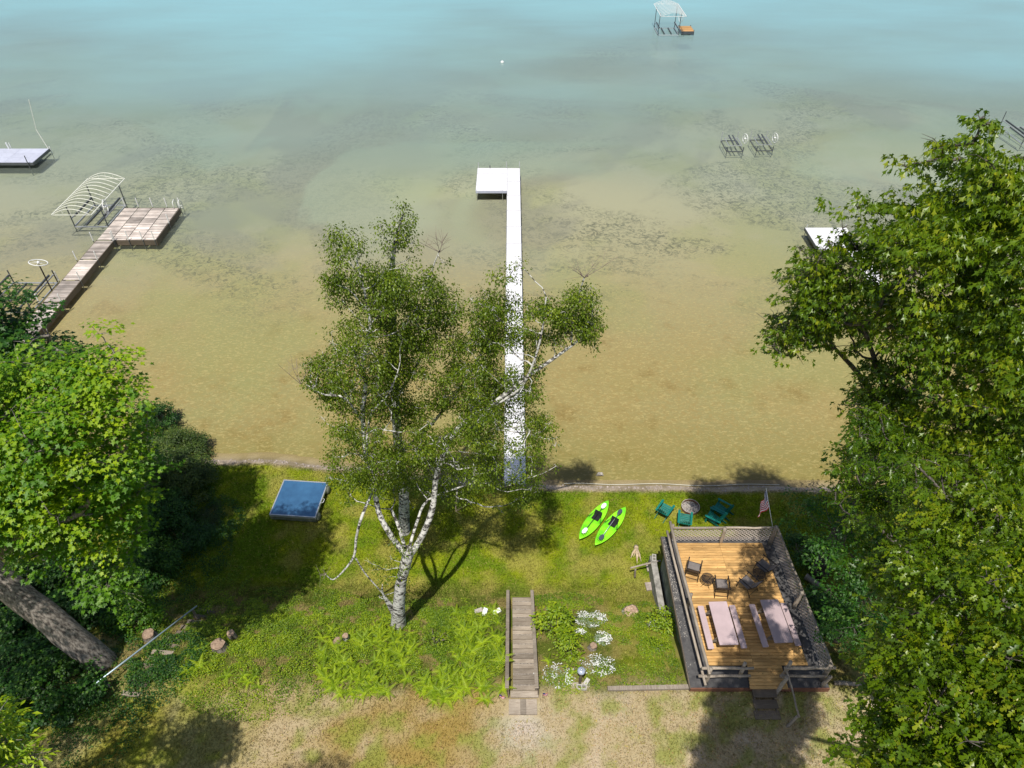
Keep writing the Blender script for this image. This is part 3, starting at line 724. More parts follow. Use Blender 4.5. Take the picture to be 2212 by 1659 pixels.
# picnic tables
def picnic(loc, rz, label, L=1.95):
    t_ = thing('picnic_table', label, 'picnic table', loc, rz, 'mauve picnic tables on the deck')
    def plank(nm, x0, x1, z, L2):
        mb = MB(); c = .025
        pts = [(x0 + c, -L2 / 2), (x1 - c, -L2 / 2), (x1, -L2 / 2 + c), (x1, L2 / 2 - c), (x1 - c, L2 / 2), (x0 + c, L2 / 2), (x0, L2 / 2 - c), (x0, -L2 / 2 + c)]
        P = [(x, y, z - .04) for x, y in pts] + [(x, y, z) for x, y in pts]
        mb.poly(P, [tuple(range(7, -1, -1)), tuple(range(8, 16))] + [(i, (i + 1) % 8, 8 + (i + 1) % 8, 8 + i) for i in range(8)])
        return mb.build(nm, M_mauve, t_)
    plank('tabletop', -.385, .385, .75, L)
    plank('bench', -.80, -.55, .45, L); plank('bench', .55, .80, .45, L)
    for y in (-.62, .62):
        mb = MB(); mb.beam((-.70, y, .385), (.70, y, .385), .045, .09); mb.beam((-.33, y, .665), (.33, y, .665), .045, .07)
        mb.build('crossbeam', M_stepwood, t_)
        for s_ in (-1, 1):
            MB().beam((s_ * .28, y + .046, .70), (s_ * .62, y + .046, .0), .045, .09).build('leg', M_stepwood, t_)
    return t_
pa = (G(1529.9, 1301.7, DZ + .75) + G(1568, 1300, DZ + .75) + G(1556, 1392, DZ + .75) + G(1597, 1390, DZ + .75)) / 4
picnic((pa.x, pa.y, DZ), R(1.5), 'mauve picnic table nearer the log railing, its top fully sunlit')
pb = (G(1642.5, 1296, DZ + .75) + G(1681.5, 1295, DZ + .75) + G(1673, 1388, DZ + .75) + G(1713.5, 1387, DZ + .75)) / 4
picnic((pb.x, pb.y, DZ), R(2.5), 'mauve picnic table next to the lattice fence, half in leaf shade')

# patio chairs (front = +Y)
def patio_chair(loc, rz, label):
    t_ = thing('patio_chair', label, 'patio chair', loc, rz, 'sling patio chairs on the deck')
    mb = MB(); P = [(-.26, .26, .43), (.26, .26, .43), (.26, -.22, .38), (-.26, -.22, .38)]
    mb.poly(P + [(x, y, z - .015) for x, y, z in P], [(0, 3, 2, 1), (4, 5, 6, 7), (0, 1, 5, 4), (1, 2, 6, 5), (2, 3, 7, 6), (3, 0, 4, 7)]).build('seat', M_sling, t_)
    mb = MB(); P = [(-.26, -.24, .39), (.26, -.24, .39), (.25, -.52, .92), (-.25, -.52, .92)]
    mb.poly(P + [(x, y - .015, z) for x, y, z in P], [(0, 1, 2, 3), (7, 6, 5, 4), (0, 4, 5, 1), (1, 5, 6, 2), (2, 6, 7, 3), (3, 7, 4, 0)]).build('backrest', M_sling, t_)
    for s_ in (-1, 1):
        x = s_ * .285
        MB().tube([(x, .27, 0), (x, .24, .42), (x, .23, .64)], .016, 6).build('leg', M_bronze, t_, smooth=True)
        MB().tube([(x, -.46, 0), (x, -.24, .36), (x, -.36, .62), (x * .93, -.53, .94)], .016, 6).build('leg', M_bronze, t_, smooth=True)
        MB().beam((x, .30, .655), (x, -.40, .645), .05, .022).build('armrest', M_bronze, t_)
    mb = MB(); mb.tube([(-.285, .24, .42), (.285, .24, .42)], .014, 6); mb.tube([(-.285, -.24, .37), (.285, -.24, .37)], .014, 6); mb.tube([(-.265, -.53, .93), (.265, -.53, .93)], .014, 6); mb.tube([(-.285, -.40, .12), (.285, -.40, .12)], .011, 6)
    mb.build('frame', M_bronze, t_, smooth=True); return t_
def on(px, py, dz): p = G(px, py, DZ + dz); return (p.x, p.y, DZ)
patio_chair(on(1499, 1225, .42), R(-20), 'dark sling patio chair nearest the log railing, left of the small round table')
patio_chair(on(1558.5, 1262, .42), R(-5), 'dark sling patio chair with its back to the sunlit picnic table')
patio_chair(on(1614.5, 1257, .42), R(38), 'dark sling patio chair in the middle of the deck, turned towards the lake')
patio_chair(on(1650, 1221, .42), R(40), 'dark sling patio chair pushed against the lattice fence')
def round_table(loc, label, rz):
    t_ = thing('side_table', label, 'side table', loc, rz, 'small round metal tables on the deck')
    mb = MB(); mb.ring((0, 0, .50), .27, .013, n=24); mb.build('rim', M_bronze, t_, smooth=True)
    mb = MB()
    for i in range(-6, 7):
        x = i * .04; h = math.sqrt(max(0, .27 ** 2 - x * x))
        if h > .03: mb.beam((x, -h, .498), (x, h, .498), .017, .006); mb.beam((-h, x, .505), (h, x, .505), .017, .006)
    mb.build('mesh_top', M_bronze, t_)
    for k in range(4):
        a = k * math.pi / 2 + .4; c, s_ = math.cos(a), math.sin(a)
        MB().tube([(.22 * c, .22 * s_, .49), (-.02 * c, -.02 * s_, .26), (-.27 * c, -.27 * s_, 0)], .010, 5).build('leg', M_bronze, t_, smooth=True)
round_table(on(1529, 1249, .5), 'small round black metal table between the two left patio chairs', 0)
round_table(on(1640, 1239, .5), 'small round black metal table between the two patio chairs by the lattice', .5)

# ---------------------------------------------------------------- adirondack chairs (front = +Y)
def adirondack(loc, rz, label):
    t_ = thing('adirondack_chair', label, 'adirondack chair', loc, rz, 'teal adirondack chairs round the fire pit')
    for i in range(6):
        y = .33 - i * .095; z = .37 - i * .028
        MB().rbox((0, y, z), (.52, .082, .02), Matrix.Rotation(R(16), 3, 'X')).build('seat_slat', M_teal, t_)
    for i, (x, h) in enumerate(((-.20, .66), (-.10, .74), (0, .78), (.10, .74), (.20, .66))):
        a = Vector((x * .8, -.20, .22)); b_ = a + Vector((x * .25, -math.sin(R(24)) * h, math.cos(R(24)) * h))
        MB().beam(a, b_, .088, .02, up=(0, -.3, 1)).build('back_slat', M_teal, t_)
    for s_ in (-1, 1):
        mb = MB(); x = s_ * .33
        pts = [(x - .045, -.45), (x + .045, -.45), (x + .065, .38), (x + .04, .44), (x - .04, .44), (x - .065, .38)]
        P = [(a, b_, .55) for a, b_ in pts] + [(a, b_, .572) for a, b_ in pts]
        mb.poly(P, [(5, 4, 3, 2, 1, 0), tuple(range(6, 12))] + [(i, (i + 1) % 6, 6 + (i + 1) % 6, 6 + i) for i in range(6)]); mb.build('armrest', M_teal, t_)
        MB().beam((s_ * .29, .34, 0), (s_ * .29, .34, .55), .025, .10, up=(0, 1, 0)).build('leg', M_teal, t_)
        MB().beam((s_ * .255, .38, .34), (s_ * .255, -.62, .03), .025, .11).build('leg', M_teal, t_)
    mb = MB(); mb.beam((-.30, -.38, .50), (.30, -.38, .50), .05, .022); mb.beam((-.24, -.22, .26), (.24, -.22, .26), .03, .08); mb.beam((-.27, .385, .33), (.27, .385, .33), .02, .09)
    mb.build('crosspiece', M_teal, t_)
def onl(px, py, dz): p = G(px, py, dz); return (p.x, p.y, tz(p.x, p.y) + .01)
adirondack(onl(1436, 1101, .38), R(-36), 'teal adirondack chair left of the fire pit, on the kayak side')
adirondack(onl(1479, 1122, .38), R(-14), 'teal adirondack chair nearest the deck fence, directly below the fire pit')
adirondack(onl(1560, 1098, .38), R(52), 'teal adirondack chair right of the fire pit, farther from the deck')
adirondack(onl(1544, 1117, .38), R(54), 'teal adirondack chair right of the fire pit, nearly touching the deck fence')
fp = G(1491.5, 1095, .1)
FPT = thing('fire_pit', 'round rusty steel fire ring half full of ash and charred wood', 'fire pit', (fp.x, fp.y, 0))
mb = MB(); n = 28
for rr, z in ((.50, -.05), (.50, .17), (.47, .17), (.47, -.05)): mb.v += [(rr * math.cos(2 * math.pi * k / n), rr * math.sin(2 * math.pi * k / n), z) for k in range(n)]
for j in range(3): mb.f += [(j * n + k, j * n + (k + 1) % n, (j + 1) * n + (k + 1) % n, (j + 1) * n + k) for k in range(n)]; mb.mi += [0] * n
mb.build('ring', M_rust, FPT, smooth=False)
mb = MB(); mb.ring((0, 0, .175), .485, .016, n=28); mb.build('rim', M_stone, FPT, smooth=True)
mb = MB(); mb.v = [(0, 0, .07)]
for rr in (.15, .3, .46): mb.v += [(rr * math.cos(2 * math.pi * k / n), rr * math.sin(2 * math.pi * k / n), .05 + random.uniform(-.02, .035)) for k in range(n)]
mb.f = [(0, 1 + k, 1 + (k + 1) % n) for k in range(n)]
for j in range(2): mb.f += [(1 + j * n + k, 1 + (j + 1) * n + k, 1 + (j + 1) * n + (k + 1) % n, 1 + j * n + (k + 1) % n) for k in range(n)]
mb.mi = [0] * len(mb.f); mb.build('ash_bed', M_ash, FPT)
mb = MB()
for k in range(26):
    a = random.uniform(0, 6.28); r_ = random.uniform(0, .36); d = Vector((random.gauss(0, 1), random.gauss(0, 1), .1)).normalized() * random.uniform(.02, .07); c = Vector((r_ * math.cos(a) - .07, r_ * math.sin(a) + .03, .09))
    mb.tube([c - d, c + d], random.uniform(.012, .03), 5)
tag(mb.build('charred_wood', M_stone, FPT), kind='stuff')

# ---------------------------------------------------------------- kayaks
def kayak(a, b_, label, K):
    """a bow point, b_ stern point on the ground"""
    a = Vector(a); b_ = Vector(b_); L = (b_ - a).length; mid = (a + b_) / 2; d = (a - b_).normalized()
    rz = math.atan2(d.y, d.x) - math.pi / 2; W = .40
    t_ = thing('kayak', label, 'kayak', (mid.x, mid.y, tz(mid.x, mid.y) + .02), rz, 'lime green kayaks on the lawn')
    ns, nr = 25, 16; mb = MB()
    def hw(s_):
        return max(.012, W * (1 - abs(s_) ** 2.3) ** .85)
    for i in range(ns):
        s_ = -1 + 2 * i / (ns - 1); h = hw(s_); y = s_ * L / 2; rise = .07 * abs(s_) ** 3
        for k in range(nr):
            a_ = 2 * math.pi * k / nr; cx, cz = math.cos(a_), math.sin(a_)
            if cz >= 0:
                z = .25 + rise + .035 * cz * (h / W)
                rr = abs(cx)
                if abs(s_) < .80 and rr < .8 and cz > .3: z -= .10 * min(1, (.84 - abs(s_)) * 5)
            else: z = .25 + rise + .24 * cz * min(1, .35 + h / W)
            mb.v.append((h * cx, y, z))
    for i in range(ns - 1):
        for k in range(nr):
            mb.f.append((i * nr + k, i * nr + (k + 1) % nr, (i + 1) * nr + (k + 1) % nr, (i + 1) * nr + k)); mb.mi.append(0)
    mb.f += [tuple(range(nr - 1, -1, -1)), tuple((ns - 1) * nr + k for k in range(nr))]; mb.mi += [0, 0]
    mb.build('hull', M_green, t_, smooth=True)
    mb = MB(); mb.rbox((0, .22, .22), (.40, .36, .06)); mb.rbox((0, .42, .36), (.42, .05, .28), Matrix.Rotation(R(-25), 3, 'X')); mb.build('seat', M_black, t_)
    mb = MB()
    for s_ in (-1, 1): mb.tube([(s_ * .2, .42, .40), (s_ * .30, .15, .33), (s_ * .33, .0, .30)], .012, 5)
    mb.build('seat_strap', M_black, t_, smooth=True)
    mb = MB()
    for i in range(4): y = -L * .27 - i * .11; w_ = hw(y / L * 2) * .6; mb.beam((-w_, y, .30), (w_, y - .1, .30), .012, .012)
    mb.build('bungee_cord', M_black, t_)
    for s_ in (-1, 1): MB().tube([(s_ * .36, .08, .29), (s_ * .40, 0, .32), (s_ * .36, -.08, .29)], .014, 5).build('handle', M_black, t_, smooth=True)
    # its paddle lies on top of it: a thing of its own
    p = thing('kayak_paddle', ('paddle with white blades and dark shaft across the left kayak' if K == 0 else 'paddle with slate blades and silver shaft across the right kayak'), 'paddle', (mid.x, mid.y, tz(mid.x, mid.y) + .36), rz + (R(-1) if K == 0 else R(2)), 'kayak paddles')
    bm_ = M_blade if K == 0 else M_slate; PL = 1.12
    MB().tube([(0, -PL + .3, .03), (0, 0, .07), (0, PL - .3, .09)], .016, 8).build('shaft', M_black if K == 0 else M_alu, p, smooth=True)
    for s_ in (-1, 1):
        pts = [(-.02, .0), (-.10, .10), (-.12, .28), (-.07, .42), (.03, .44), (.11, .32), (.10, .10), (.02, 0)]
        mb = MB(); z = .03 if s_ < 0 else .09
        q = [(x, s_ * (PL - .36 + y), z + .01) for x, y in pts]; q2 = [(x, y, z_ - .012) for x, y, z_ in q]
        mb.poly(q + q2, [tuple(range(8)), tuple(range(15, 7, -1))] + [(i, 8 + i, 8 + (i + 1) % 8, (i + 1) % 8) for i in range(8)]); mb.build('blade', bm_, p)
kayak(G(1314, 1083, .25), G(1251.5, 1166, .25), 'lime green kayak nearer the birch, carrying the white bladed paddle', 0)
kayak(G(1351, 1097, .25), G(1285.5, 1179, .25), 'lime green kayak nearer the fire pit, carrying the slate bladed paddle', 1)

# ---------------------------------------------------------------- swim raft
c1 = G(617, 1036, .55); c2 = G(709, 1042, .55); c3 = G(681, 1118, .55); c4 = G(577, 1111, .55)
mid = (c1 + c2 + c3 + c4) / 4; e = (c2 - c1 + c3 - c4) / 2; rz = math.atan2(e.y, e.x); Wd = e.length; Ld = ((c1 + c2) / 2 - (c3 + c4) / 2).length
RF = thing('swim_raft', 'swim raft with blue top and white rim beached on the shaded lawn', 'raft', (mid.x, mid.y, 0), rz)
w2, l2 = Wd / 2, Ld / 2
MB().box(-w2 + .06, w2 - .06, -l2 + .06, l2 - .06, .47, .535).build('top_panel', M_bluepanel, RF)
mb = MB(); mb.box(-w2, w2, -l2, -l2 + .058, .40, .55); mb.box(-w2, w2, l2 - .058, l2, .40, .55); mb.box(-w2, -w2 + .058, -l2 + .06, l2 - .06, .40, .549); mb.box(w2 - .058, w2, -l2 + .06, l2 - .06, .40, .549)
mb.build('rim', M_alu, RF)
for y in (-l2 + .30, l2 - .30):
    MB().tube([(-w2 - .02, y, .25), (-w2 + .04, y, .25), (w2 - .04, y, .25), (w2 + .07, y, .25), (w2 + .12, y, .25)], [.14, .23, .23, .21, .12], 16).build('pontoon', M_pontoon, RF, smooth=True)
MB().box(-w2 + .02, w2 - .02, -l2 - .001, -l2 + .05, .16, .398).build('skirt', M_pontoon, RF)
mb = MB(); mb.tube([(w2 + .01, -.15, .45), (w2 + .10, -.1, .47), (w2 + .10, .1, .47), (w2 + .01, .15, .45)], .015, 5); mb.build('handle', M_whitepipe, RF, smooth=True)

# ---------------------------------------------------------------- docks
# white straight dock
WD = thing('white_dock', 'long narrow white panel dock running straight out from the birch, with a side platform', 'dock', (.15, 47, WZ))
y = 26.3; k = 0
while y < 67.4:
    y1 = min(y + 2.94, 67.5)
    MB().box(-.45, .77, y + .03, y1 - .03, .09, .15).build('dock_panel', M_white, WD, world=True)
    mb = MB(); mb.box(-.47, -.452, y, y1, .0, .152); mb.box(.772, .79, y, y1, .0, .152); mb.build('side_rail', M_alu, WD, world=True)
    if y > 27:
        for x in (-.50, .82):
            MB().tube([(x, y, WZ - 1.2), (x, y, .17)], .025, 6).build('post', M_alu, WD, world=True)
    y = y1; k += 1
for j in range(4):
    yy = 62.5 + j * 1.25
    MB().box(-3.42, -.478, yy + .02, yy + 1.22, .09, .15).build('platform_panel', M_white, WD, world=True)
mb = MB(); mb.box(-3.44, -.48, 62.46, 62.505, -.08, .146); mb.box(-3.44, -3.42, 62.5, 67.5, -.08, .146); mb.build('side_rail', M_greydock, WD, world=True)
for x, y in ((-3.35, 62.6), (-.9, 62.6), (-3.35, 67.4), (-.55, 67.6), (.75, 67.6)):
    MB().tube([(x, y, WZ - 1.2), (x, y, .2 if y < 64 else .75)], .035, 6).build('post', M_alu, WD, world=True)
MB().tube([(-2.2, 67.45, .15), (-2.2, 67.4, .45)], .05, 6).build('cleat', M_dark, WD, world=True)
# L-shaped wooden dock
WL = thing('wooden_dock', 'weathered brown plank dock with square end platform and white pipe posts', 'dock', (-34.5, 47, WZ))
PLK = [woodmat('dock_plank_' + n_, tuple(c * f for c in (.78, .71, .65)), tuple(c * f for c in (.50, .40, .33)), axis=0, var=.3) for n_, f in (('pale', 1.0), ('mid', .78), ('brown', .58))]
y = 29.0
while y < 53.3:
    yy = y; mb = MB()
    y1 = y + 3.05
    while yy < y1 - .16:
        mb.box(-35.35, -33.92, yy, yy + .128, .10, .14 + random.uniform(0, .012)); yy += .1525
    mb.mi = [k_ for q_ in range(len(mb.f) // 6) for k_ in [random.choice((0, 1, 2))] * 6]; tag(mb.build('plank_section', None, WL, world=True, mats=PLK), kind='stuff')
    mb = MB(); mb.box(-35.40, -35.352, y, y1 - .01, -.10, .135); mb.box(-33.918, -33.87, y, y1 - .01, -.34, .135); mb.build('side_beam', M_stepwood, WL, world=True)  # right beam extra deep in dark wood, imitating shade beside the dock
    for x in (-35.5, -33.8):
        MB().tube([(x, y1 - .3, WZ - .8), (x, y1 - .3, .25)], .03, 6).build('post', M_dark, WL, world=True)
        MB().tube([(x, y1 - .3, .25), (x, y1 - .3, 1.05)], .04, 6).build('post_cap', M_whitepipe, WL, world=True)
    y = y1
ye = y
M_dockx = woodmat('weathered_dock_wood_long', (.60, .53, .47), (.34, .245, .19), axis=0, var=.32)
for sx0 in (-35.35, -34.10, -32.85, -31.60):
    for (ya, yb) in ((ye, ye + 2.9), (ye + 2.92, ye + 5.7)):
        mb = MB(); yy = ya
        while yy < yb - .1:
            mb.box(sx0 + .03, sx0 + 1.215, yy, yy + .128, .10, .14 + random.uniform(0, .012)); yy += .1525
        mb.mi = [k_ for q_ in range(len(mb.f) // 6) for k_ in [random.choice((0, 1, 2))] * 6]; tag(mb.build('plank_section', None, WL, world=True, mats=PLK), kind='stuff')
mb = MB(); mb.box(-33.87, -30.33, ye - .05, ye - .002, -.34, .14); mb.box(-30.33, -30.28, ye - .05, ye + 5.72, -.34, .14); mb.box(-35.4, -30.33, ye + 5.7, ye + 5.75, -.1, .14); mb.build('side_beam', M_stepwood, WL, world=True)  # near and right beams also deep and dark, imitating shade below the platform
for x, y in [(-33.8, ye - .1), (-32.6, ye - .1), (-31.4, ye - .1), (-30.4, ye - .1), (-30.2, ye + 2.8), (-30.3, ye + 5.85), (-31.5, ye + 5.85), (-32.8, ye + 5.85), (-34.1, ye + 5.85), (-35.3, ye + 5.85)]:
    MB().tube([(x, y, WZ - .9), (x, y, .2)], .03, 6).build('post', M_dark, WL, world=True)
    MB().tube([(x, y, .2), (x, y, 1.05)], .04, 6).build('post_cap', M_whitepipe, WL, world=True)
mb = MB()
for x in (-30.25, -30.75): mb.tube([(x, ye + 5.5, .14), (x, ye + 5.6, .75), (x, ye + 6.0, .85), (x, ye + 6.25, .5), (x, ye + 6.3, -1.0)], .028, 6)
for z in (-.1, .1): mb.tube([(-30.25, ye + 6.28, z), (-30.75, ye + 6.28, z)], .025, 5)
mb.build('ladder', M_whitepipe, WL, world=True, smooth=True)
# grey platform dock at the left edge
GP = thing('grey_platform_dock', 'pale blue grey panel platform standing in the water at the left edge', 'dock', (-52, 70, WZ))
for j in range(6):
    for (ya, yb) in ((68.6, 69.7), (69.72, 70.85), (70.87, 72.0)):
        x1 = -48.5 - j * 2.9
        MB().box(x1 - 2.88, x1, ya, yb, .16, .22).build('dock_panel', M_greydock, GP, world=True)
mb = MB(); mb.box(-65.9, -48.5, 68.53, 68.59, -.05, .215); mb.box(-48.49, -48.42, 68.53, 72.0, -.05, .215); mb.build('side_beam', M_dark, GP, world=True)
for x, y, h in ((-48.45, 72.1, .4), (-48.9, 68.45, 1.0), (-52.8, 68.45, .9), (-52.5, 72.1, .8), (-57, 68.45, .9)):
    MB().tube([(x, y, WZ - 1), (x, y, h)], .045, 6).build('post', M_dark if y < 70 else M_whitepipe, GP, world=True)
MB().tube([(-52.6, 71.9, .22), (-52.65, 71.9, .9)], .07, 6).build('bumper', M_whitepipe, GP, world=True)
MB().beam((-48.45, 71.9, -.3), (-48.45, 69.2, -.35), .05, .08).build('brace', M_dark, GP, world=True)
pm = G(104, 318, .22); pt_ = GY(62, 215, 72.4)
ms_ = MB().tube([(-48.6, 72.05, .2), (-49.0, 72.1, 2.2)], .045, 6); ms_.tube([(-49.0, 72.1, 2.2), tuple(pt_)], .028, 5)
single('mast_pole', ms_, M_cream, 'tall thin pale pole leaning up from the corner of the grey platform', 'pole', origin=(-48.6, 72.05, .2))
# white dock behind the oak
WR = thing('white_dock', 'white panel dock mostly hidden behind the big oak at right', 'dock', (27.5, 48, WZ))
for j in range(3):
    MB().box(25.6, 29.2, 51.6 + j * 1.3, 52.88 + j * 1.3, .09, .15).build('platform_panel', M_white, WR, world=True)
y = 45.5
while y < 51.4:
    MB().box(28.0, 29.2, y + .01, y + 2.88, .09, .15).build('dock_panel', M_white, WR, world=True)
    for x in (27.95, 29.25): MB().tube([(x, y, WZ - .8), (x, y, .2)], .03, 6).build('post', M_alu, WR, world=True)
    y += 2.9
mb = MB(); mb.box(25.56, 25.598, 51.6, 55.5, -.1, .148); mb.box(25.56, 28.0, 51.55, 51.598, -.1, .148); mb.build('side_rail', M_dark, WR, world=True)
for x, y in ((25.7, 51.7), (25.7, 55.4), (29.1, 55.5)): MB().tube([(x, y, WZ - 1), (x, y, .5)], .035, 6).build('post', M_alu, WR, world=True)

# ---------------------------------------------------------------- boat lifts
def wheel(t_, c, axis, r=.55):
    mb = MB(); mb.ring(c, r, .035, axis=axis, n=22, m=6); c = Vector(c); ax = Vector(axis).normalized(); u = ax.orthogonal().normalized(); v = ax.cross(u)
    for k in range(3):
        a = k * math.pi / 3; d = u * math.cos(a) + v * math.sin(a); mb.tube([c - d * r, c + d * r], .015, 5)
    mb.tube([c - ax * .12, c + ax * .12], .09, 8)
    return mb.build('wheel', M_whitepipe, t_, world=True, smooth=True)
def canopy(t_, x0, x1, y0, y1, z, rise, n, m_):
    mb = MB()
    for x in (x0, x1): mb.tube([(x, y0, z), (x, y1, z)], .045, 6)
    mb.build('canopy_side_rail', m_, t_, world=True)
    for i in range(n):
        y = y0 + (y1 - y0) * i / (n - 1); pts = []
        for k in range(11):
            u = k / 10; pts.append((x0 + (x1 - x0) * u, y, z + rise * math.sin(math.pi * u)))
        MB().tube(pts, .032, 5).build('canopy_rib', m_, t_, world=True, smooth=True)
    mb = MB()
    for y in (y0, y1):
        mb.tube([(x0, y, z), (x1, y, z)], .03, 5)
        for u in (.3, .5, .7): mb.tube([(x0 + (x1 - x0) * u, y, z), (x0 + (x1 - x0) * u, y, z + rise * math.sin(math.pi * u))], .025, 5)
    mb.build('canopy_end_frame', m_, t_, world=True)
def frame_lift(t_, x0, x1, y0, y1, zt, zb=WZ - .5):
    for x in (x0, x1):
        for y in (y0, y1):
            MB().tube([(x, y, zb), (x, y, zt)], .05, 6).build('post', M_dark, t_, world=True)
    mb = MB()
    for x in (x0, x1): mb.beam((x, y0, WZ + .08), (x, y1, WZ + .08), .09, .12); mb.beam((x, y0, WZ + .85), (x, y1, WZ + .85), .07, .08)
    mb.beam((x0, y0, WZ + .02), (x1, y0, WZ + .02), .09, .12); mb.beam((x0, y1, WZ + .02), (x1, y1, WZ + .02), .09, .12)
    mb.build('base_frame', M_alu, t_, world=True)
    for f in (.33, .67):
        x = x0 + (x1 - x0) * f; MB().beam((x, y0 + .2, WZ + .14), (x, y1 - .2, WZ + .14), .12, .10).build('bunk', M_dark, t_, world=True)
    for x in (x0 + .18, x1 - .18): MB().beam((x, y0 + .3, WZ + .95), (x, y1 - .3, WZ + .95), .10, .14).build('guide_board', M_dark, t_, world=True)
BL = thing('boat_lift', 'boat lift with arched bare cream canopy frame moored beside the weathered plank dock', 'boat lift', (-37.4, 58.5, WZ), group='boat lifts standing in the lake')
frame_lift(BL, -38.9, -35.95, 56.6, 60.6, 1.65); canopy(BL, -39.3, -35.9, 54.9, 61.9, 1.68, .55, 12, M_cream); wheel(BL, (-35.85, 57.2, 1.25), (1, .25, 0), .62)
B2 = thing('boat_lift', 'boat lift with white canopy frame far out in blue water beside a little orange platform', 'boat lift', (23.5, 116, WZ), group='boat lifts standing in the lake')
frame_lift(B2, 21.9, 25.0, 114.6, 118.2, 2.6); canopy(B2, 21.7, 25.4, 112.8, 119.8, 2.62, .5, 12, M_whitepipe); wheel(B2, (25.1, 115, 2.0), (1, .3, 0), .7)
SP = thing('small_platform', 'tiny orange plank platform beside the far canopy lift', 'platform', (26.3, 116, WZ))
for j in range(14):
    MB().box(25.4, 27.3, 114.6 + j * .2, 114.78 + j * .2, .10, .14).build('plank', M_newwood, SP, world=True)
for x, y in ((25.45, 114.65), (27.25, 114.65), (25.45, 117.3), (27.25, 117.3)): MB().tube([(x, y, WZ - 1.5), (x, y, .3)], .05, 6).build('post', M_dark, SP, world=True)
MB().box(25.4, 27.3, 114.52, 114.59, -.25, .13).build('skirt', M_dark, SP, world=True)
def pwc(x0, x1, y0, y1, label):
    t_ = thing('jet_ski_lift', label, 'jet ski lift', ((x0 + x1) / 2, (y0 + y1) / 2, WZ), group='small jet ski lifts in the lake')
    for x in (x0, x1):
        for y in (y0, y1): MB().tube([(x, y, WZ - .5), (x, y, WZ + (1.05 if y == y1 else .55))], .045, 6).build('post', M_dark if y == y0 else M_alu, t_, world=True)
    mb = MB()
    for x in (x0, x1): mb.beam((x, y0, WZ + .06), (x, y1, WZ + .06), .08, .08)
    for y in (y0, y1): mb.beam((x0, y, WZ + .06), (x1, y, WZ + .06), .08, .08)
    mb.build('base_frame', M_dark, t_, world=True)
    mb = MB(); q0, q1 = x0 + .15, x1 - .15
    for x in (q0, q1): mb.beam((x, y0 + .25, WZ + .6), (x, y1 - .6, WZ + .6), .06, .06)
    for y in (y0 + .25, y1 - .6): mb.beam((q0, y, WZ + .6), (q1, y, WZ + .6), .06, .06)
    mb.build('cradle', M_alu, t_, world=True)
    for f in (.38, .62): x = x0 + (x1 - x0) * f; MB().beam((x, y0 + .2, WZ + .72), (x, y1 - .2, WZ + .78), .14, .05).build('bunk', M_dark, t_, world=True)
    wheel(t_, (x1 + .12, y0 + .5, WZ + 1.25), (1, .3, 0), .48)
pwc(22.75, 24.45, 72.6, 75.4, 'small jet ski lift with white wheel, the left one of the pair in open water')
pwc(25.95, 27.65, 72.8, 75.6, 'small jet ski lift with white wheel, the right one of the pair in open water')
B3 = thing('boat_lift', 'grey boat lift frame cut off by the right edge of the view', 'boat lift', (56.5, 77, WZ), group='boat lifts standing in the lake')
frame_lift(B3, 55.0, 58.3, 74.5, 79.2, 1.4)
B4 = thing('boat_lift', 'boat lift with tall winch wheel half hidden by leaves at the dock foot', 'boat lift', (-38.5, 45, WZ), group='boat lifts standing in the lake')
frame_lift(B4, -39.6, -36.1, 43.6, 47.6, .8)
MB().tube([(-35.9, 46.3, WZ - .5), (-36.1, 46.6, 1.9)], .05, 6).build('mast', M_bronze, B4, world=True); wheel(B4, (-36.15, 46.7, 2.05), (.25, .25, 1), .62)
by = G(1085, 134, WZ + .1)
single('buoy', MB().tube([(by.x, by.y, WZ - .12), (by.x, by.y, WZ - .05), (by.x, by.y, WZ + .15), (by.x, by.y, WZ + .28)], [.08, .22, .24, .06], 10), M_whitepipe, 'small white mooring buoy floating alone far out', 'buoy', smooth=True)

# ---------------------------------------------------------------- wooden stairs in the bank
SB = thing('wooden_stairs', 'grey timber stairs with plank side rails climbing the bank beside the ferns', 'stairs', (.4, 16.2, 0))
NS = 21; y_b, z_b, y_t, z_t = 18.95, .12, 12.95, 3.05
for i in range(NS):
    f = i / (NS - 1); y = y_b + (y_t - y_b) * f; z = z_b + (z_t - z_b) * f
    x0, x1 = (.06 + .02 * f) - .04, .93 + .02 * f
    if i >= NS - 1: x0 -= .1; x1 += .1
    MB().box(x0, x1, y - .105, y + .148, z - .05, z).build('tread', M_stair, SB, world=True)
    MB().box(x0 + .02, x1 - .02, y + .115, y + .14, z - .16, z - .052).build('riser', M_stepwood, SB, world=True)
    MB().box(x0 + .005, x1 - .005, y + .150, y + .185, z - .05, z - .012).build('shade_strip', M_bark if i % 2 else M_stepwood, SB, world=True)  # dark strip added to draw the shade line between treads
for x in (-.20, .98):
    MB().beam((x, y_b + .45, z_b + .18), (x, y_t + .1, z_t + .38), .15, .05).build('rail_cap', M_stair, SB, world=True)
    MB().beam((x + .06, y_b + .35, z_b - .12), (x + .06, y_t, z_t + .02), .04, .32).build('stringer', M_stepwood, SB, world=True)
    for f in (.0, .33, .66, .97):
        y = y_b + .1 + (y_t - y_b) * f; z = z_b + (z_t - z_b) * f; MB().box(x - .06, x + .03, y - .045, y + .045, z - .45, z + .19).build('post', M_stair, SB, world=True)
for k, (xa, xb) in enumerate(((-.13, .33), (.335, .55), (.555, .98))):
    MB().box(xa, xb, 12.18, 12.78, 2.96, 3.045).build('landing_board', M_stair, SB, world=True)

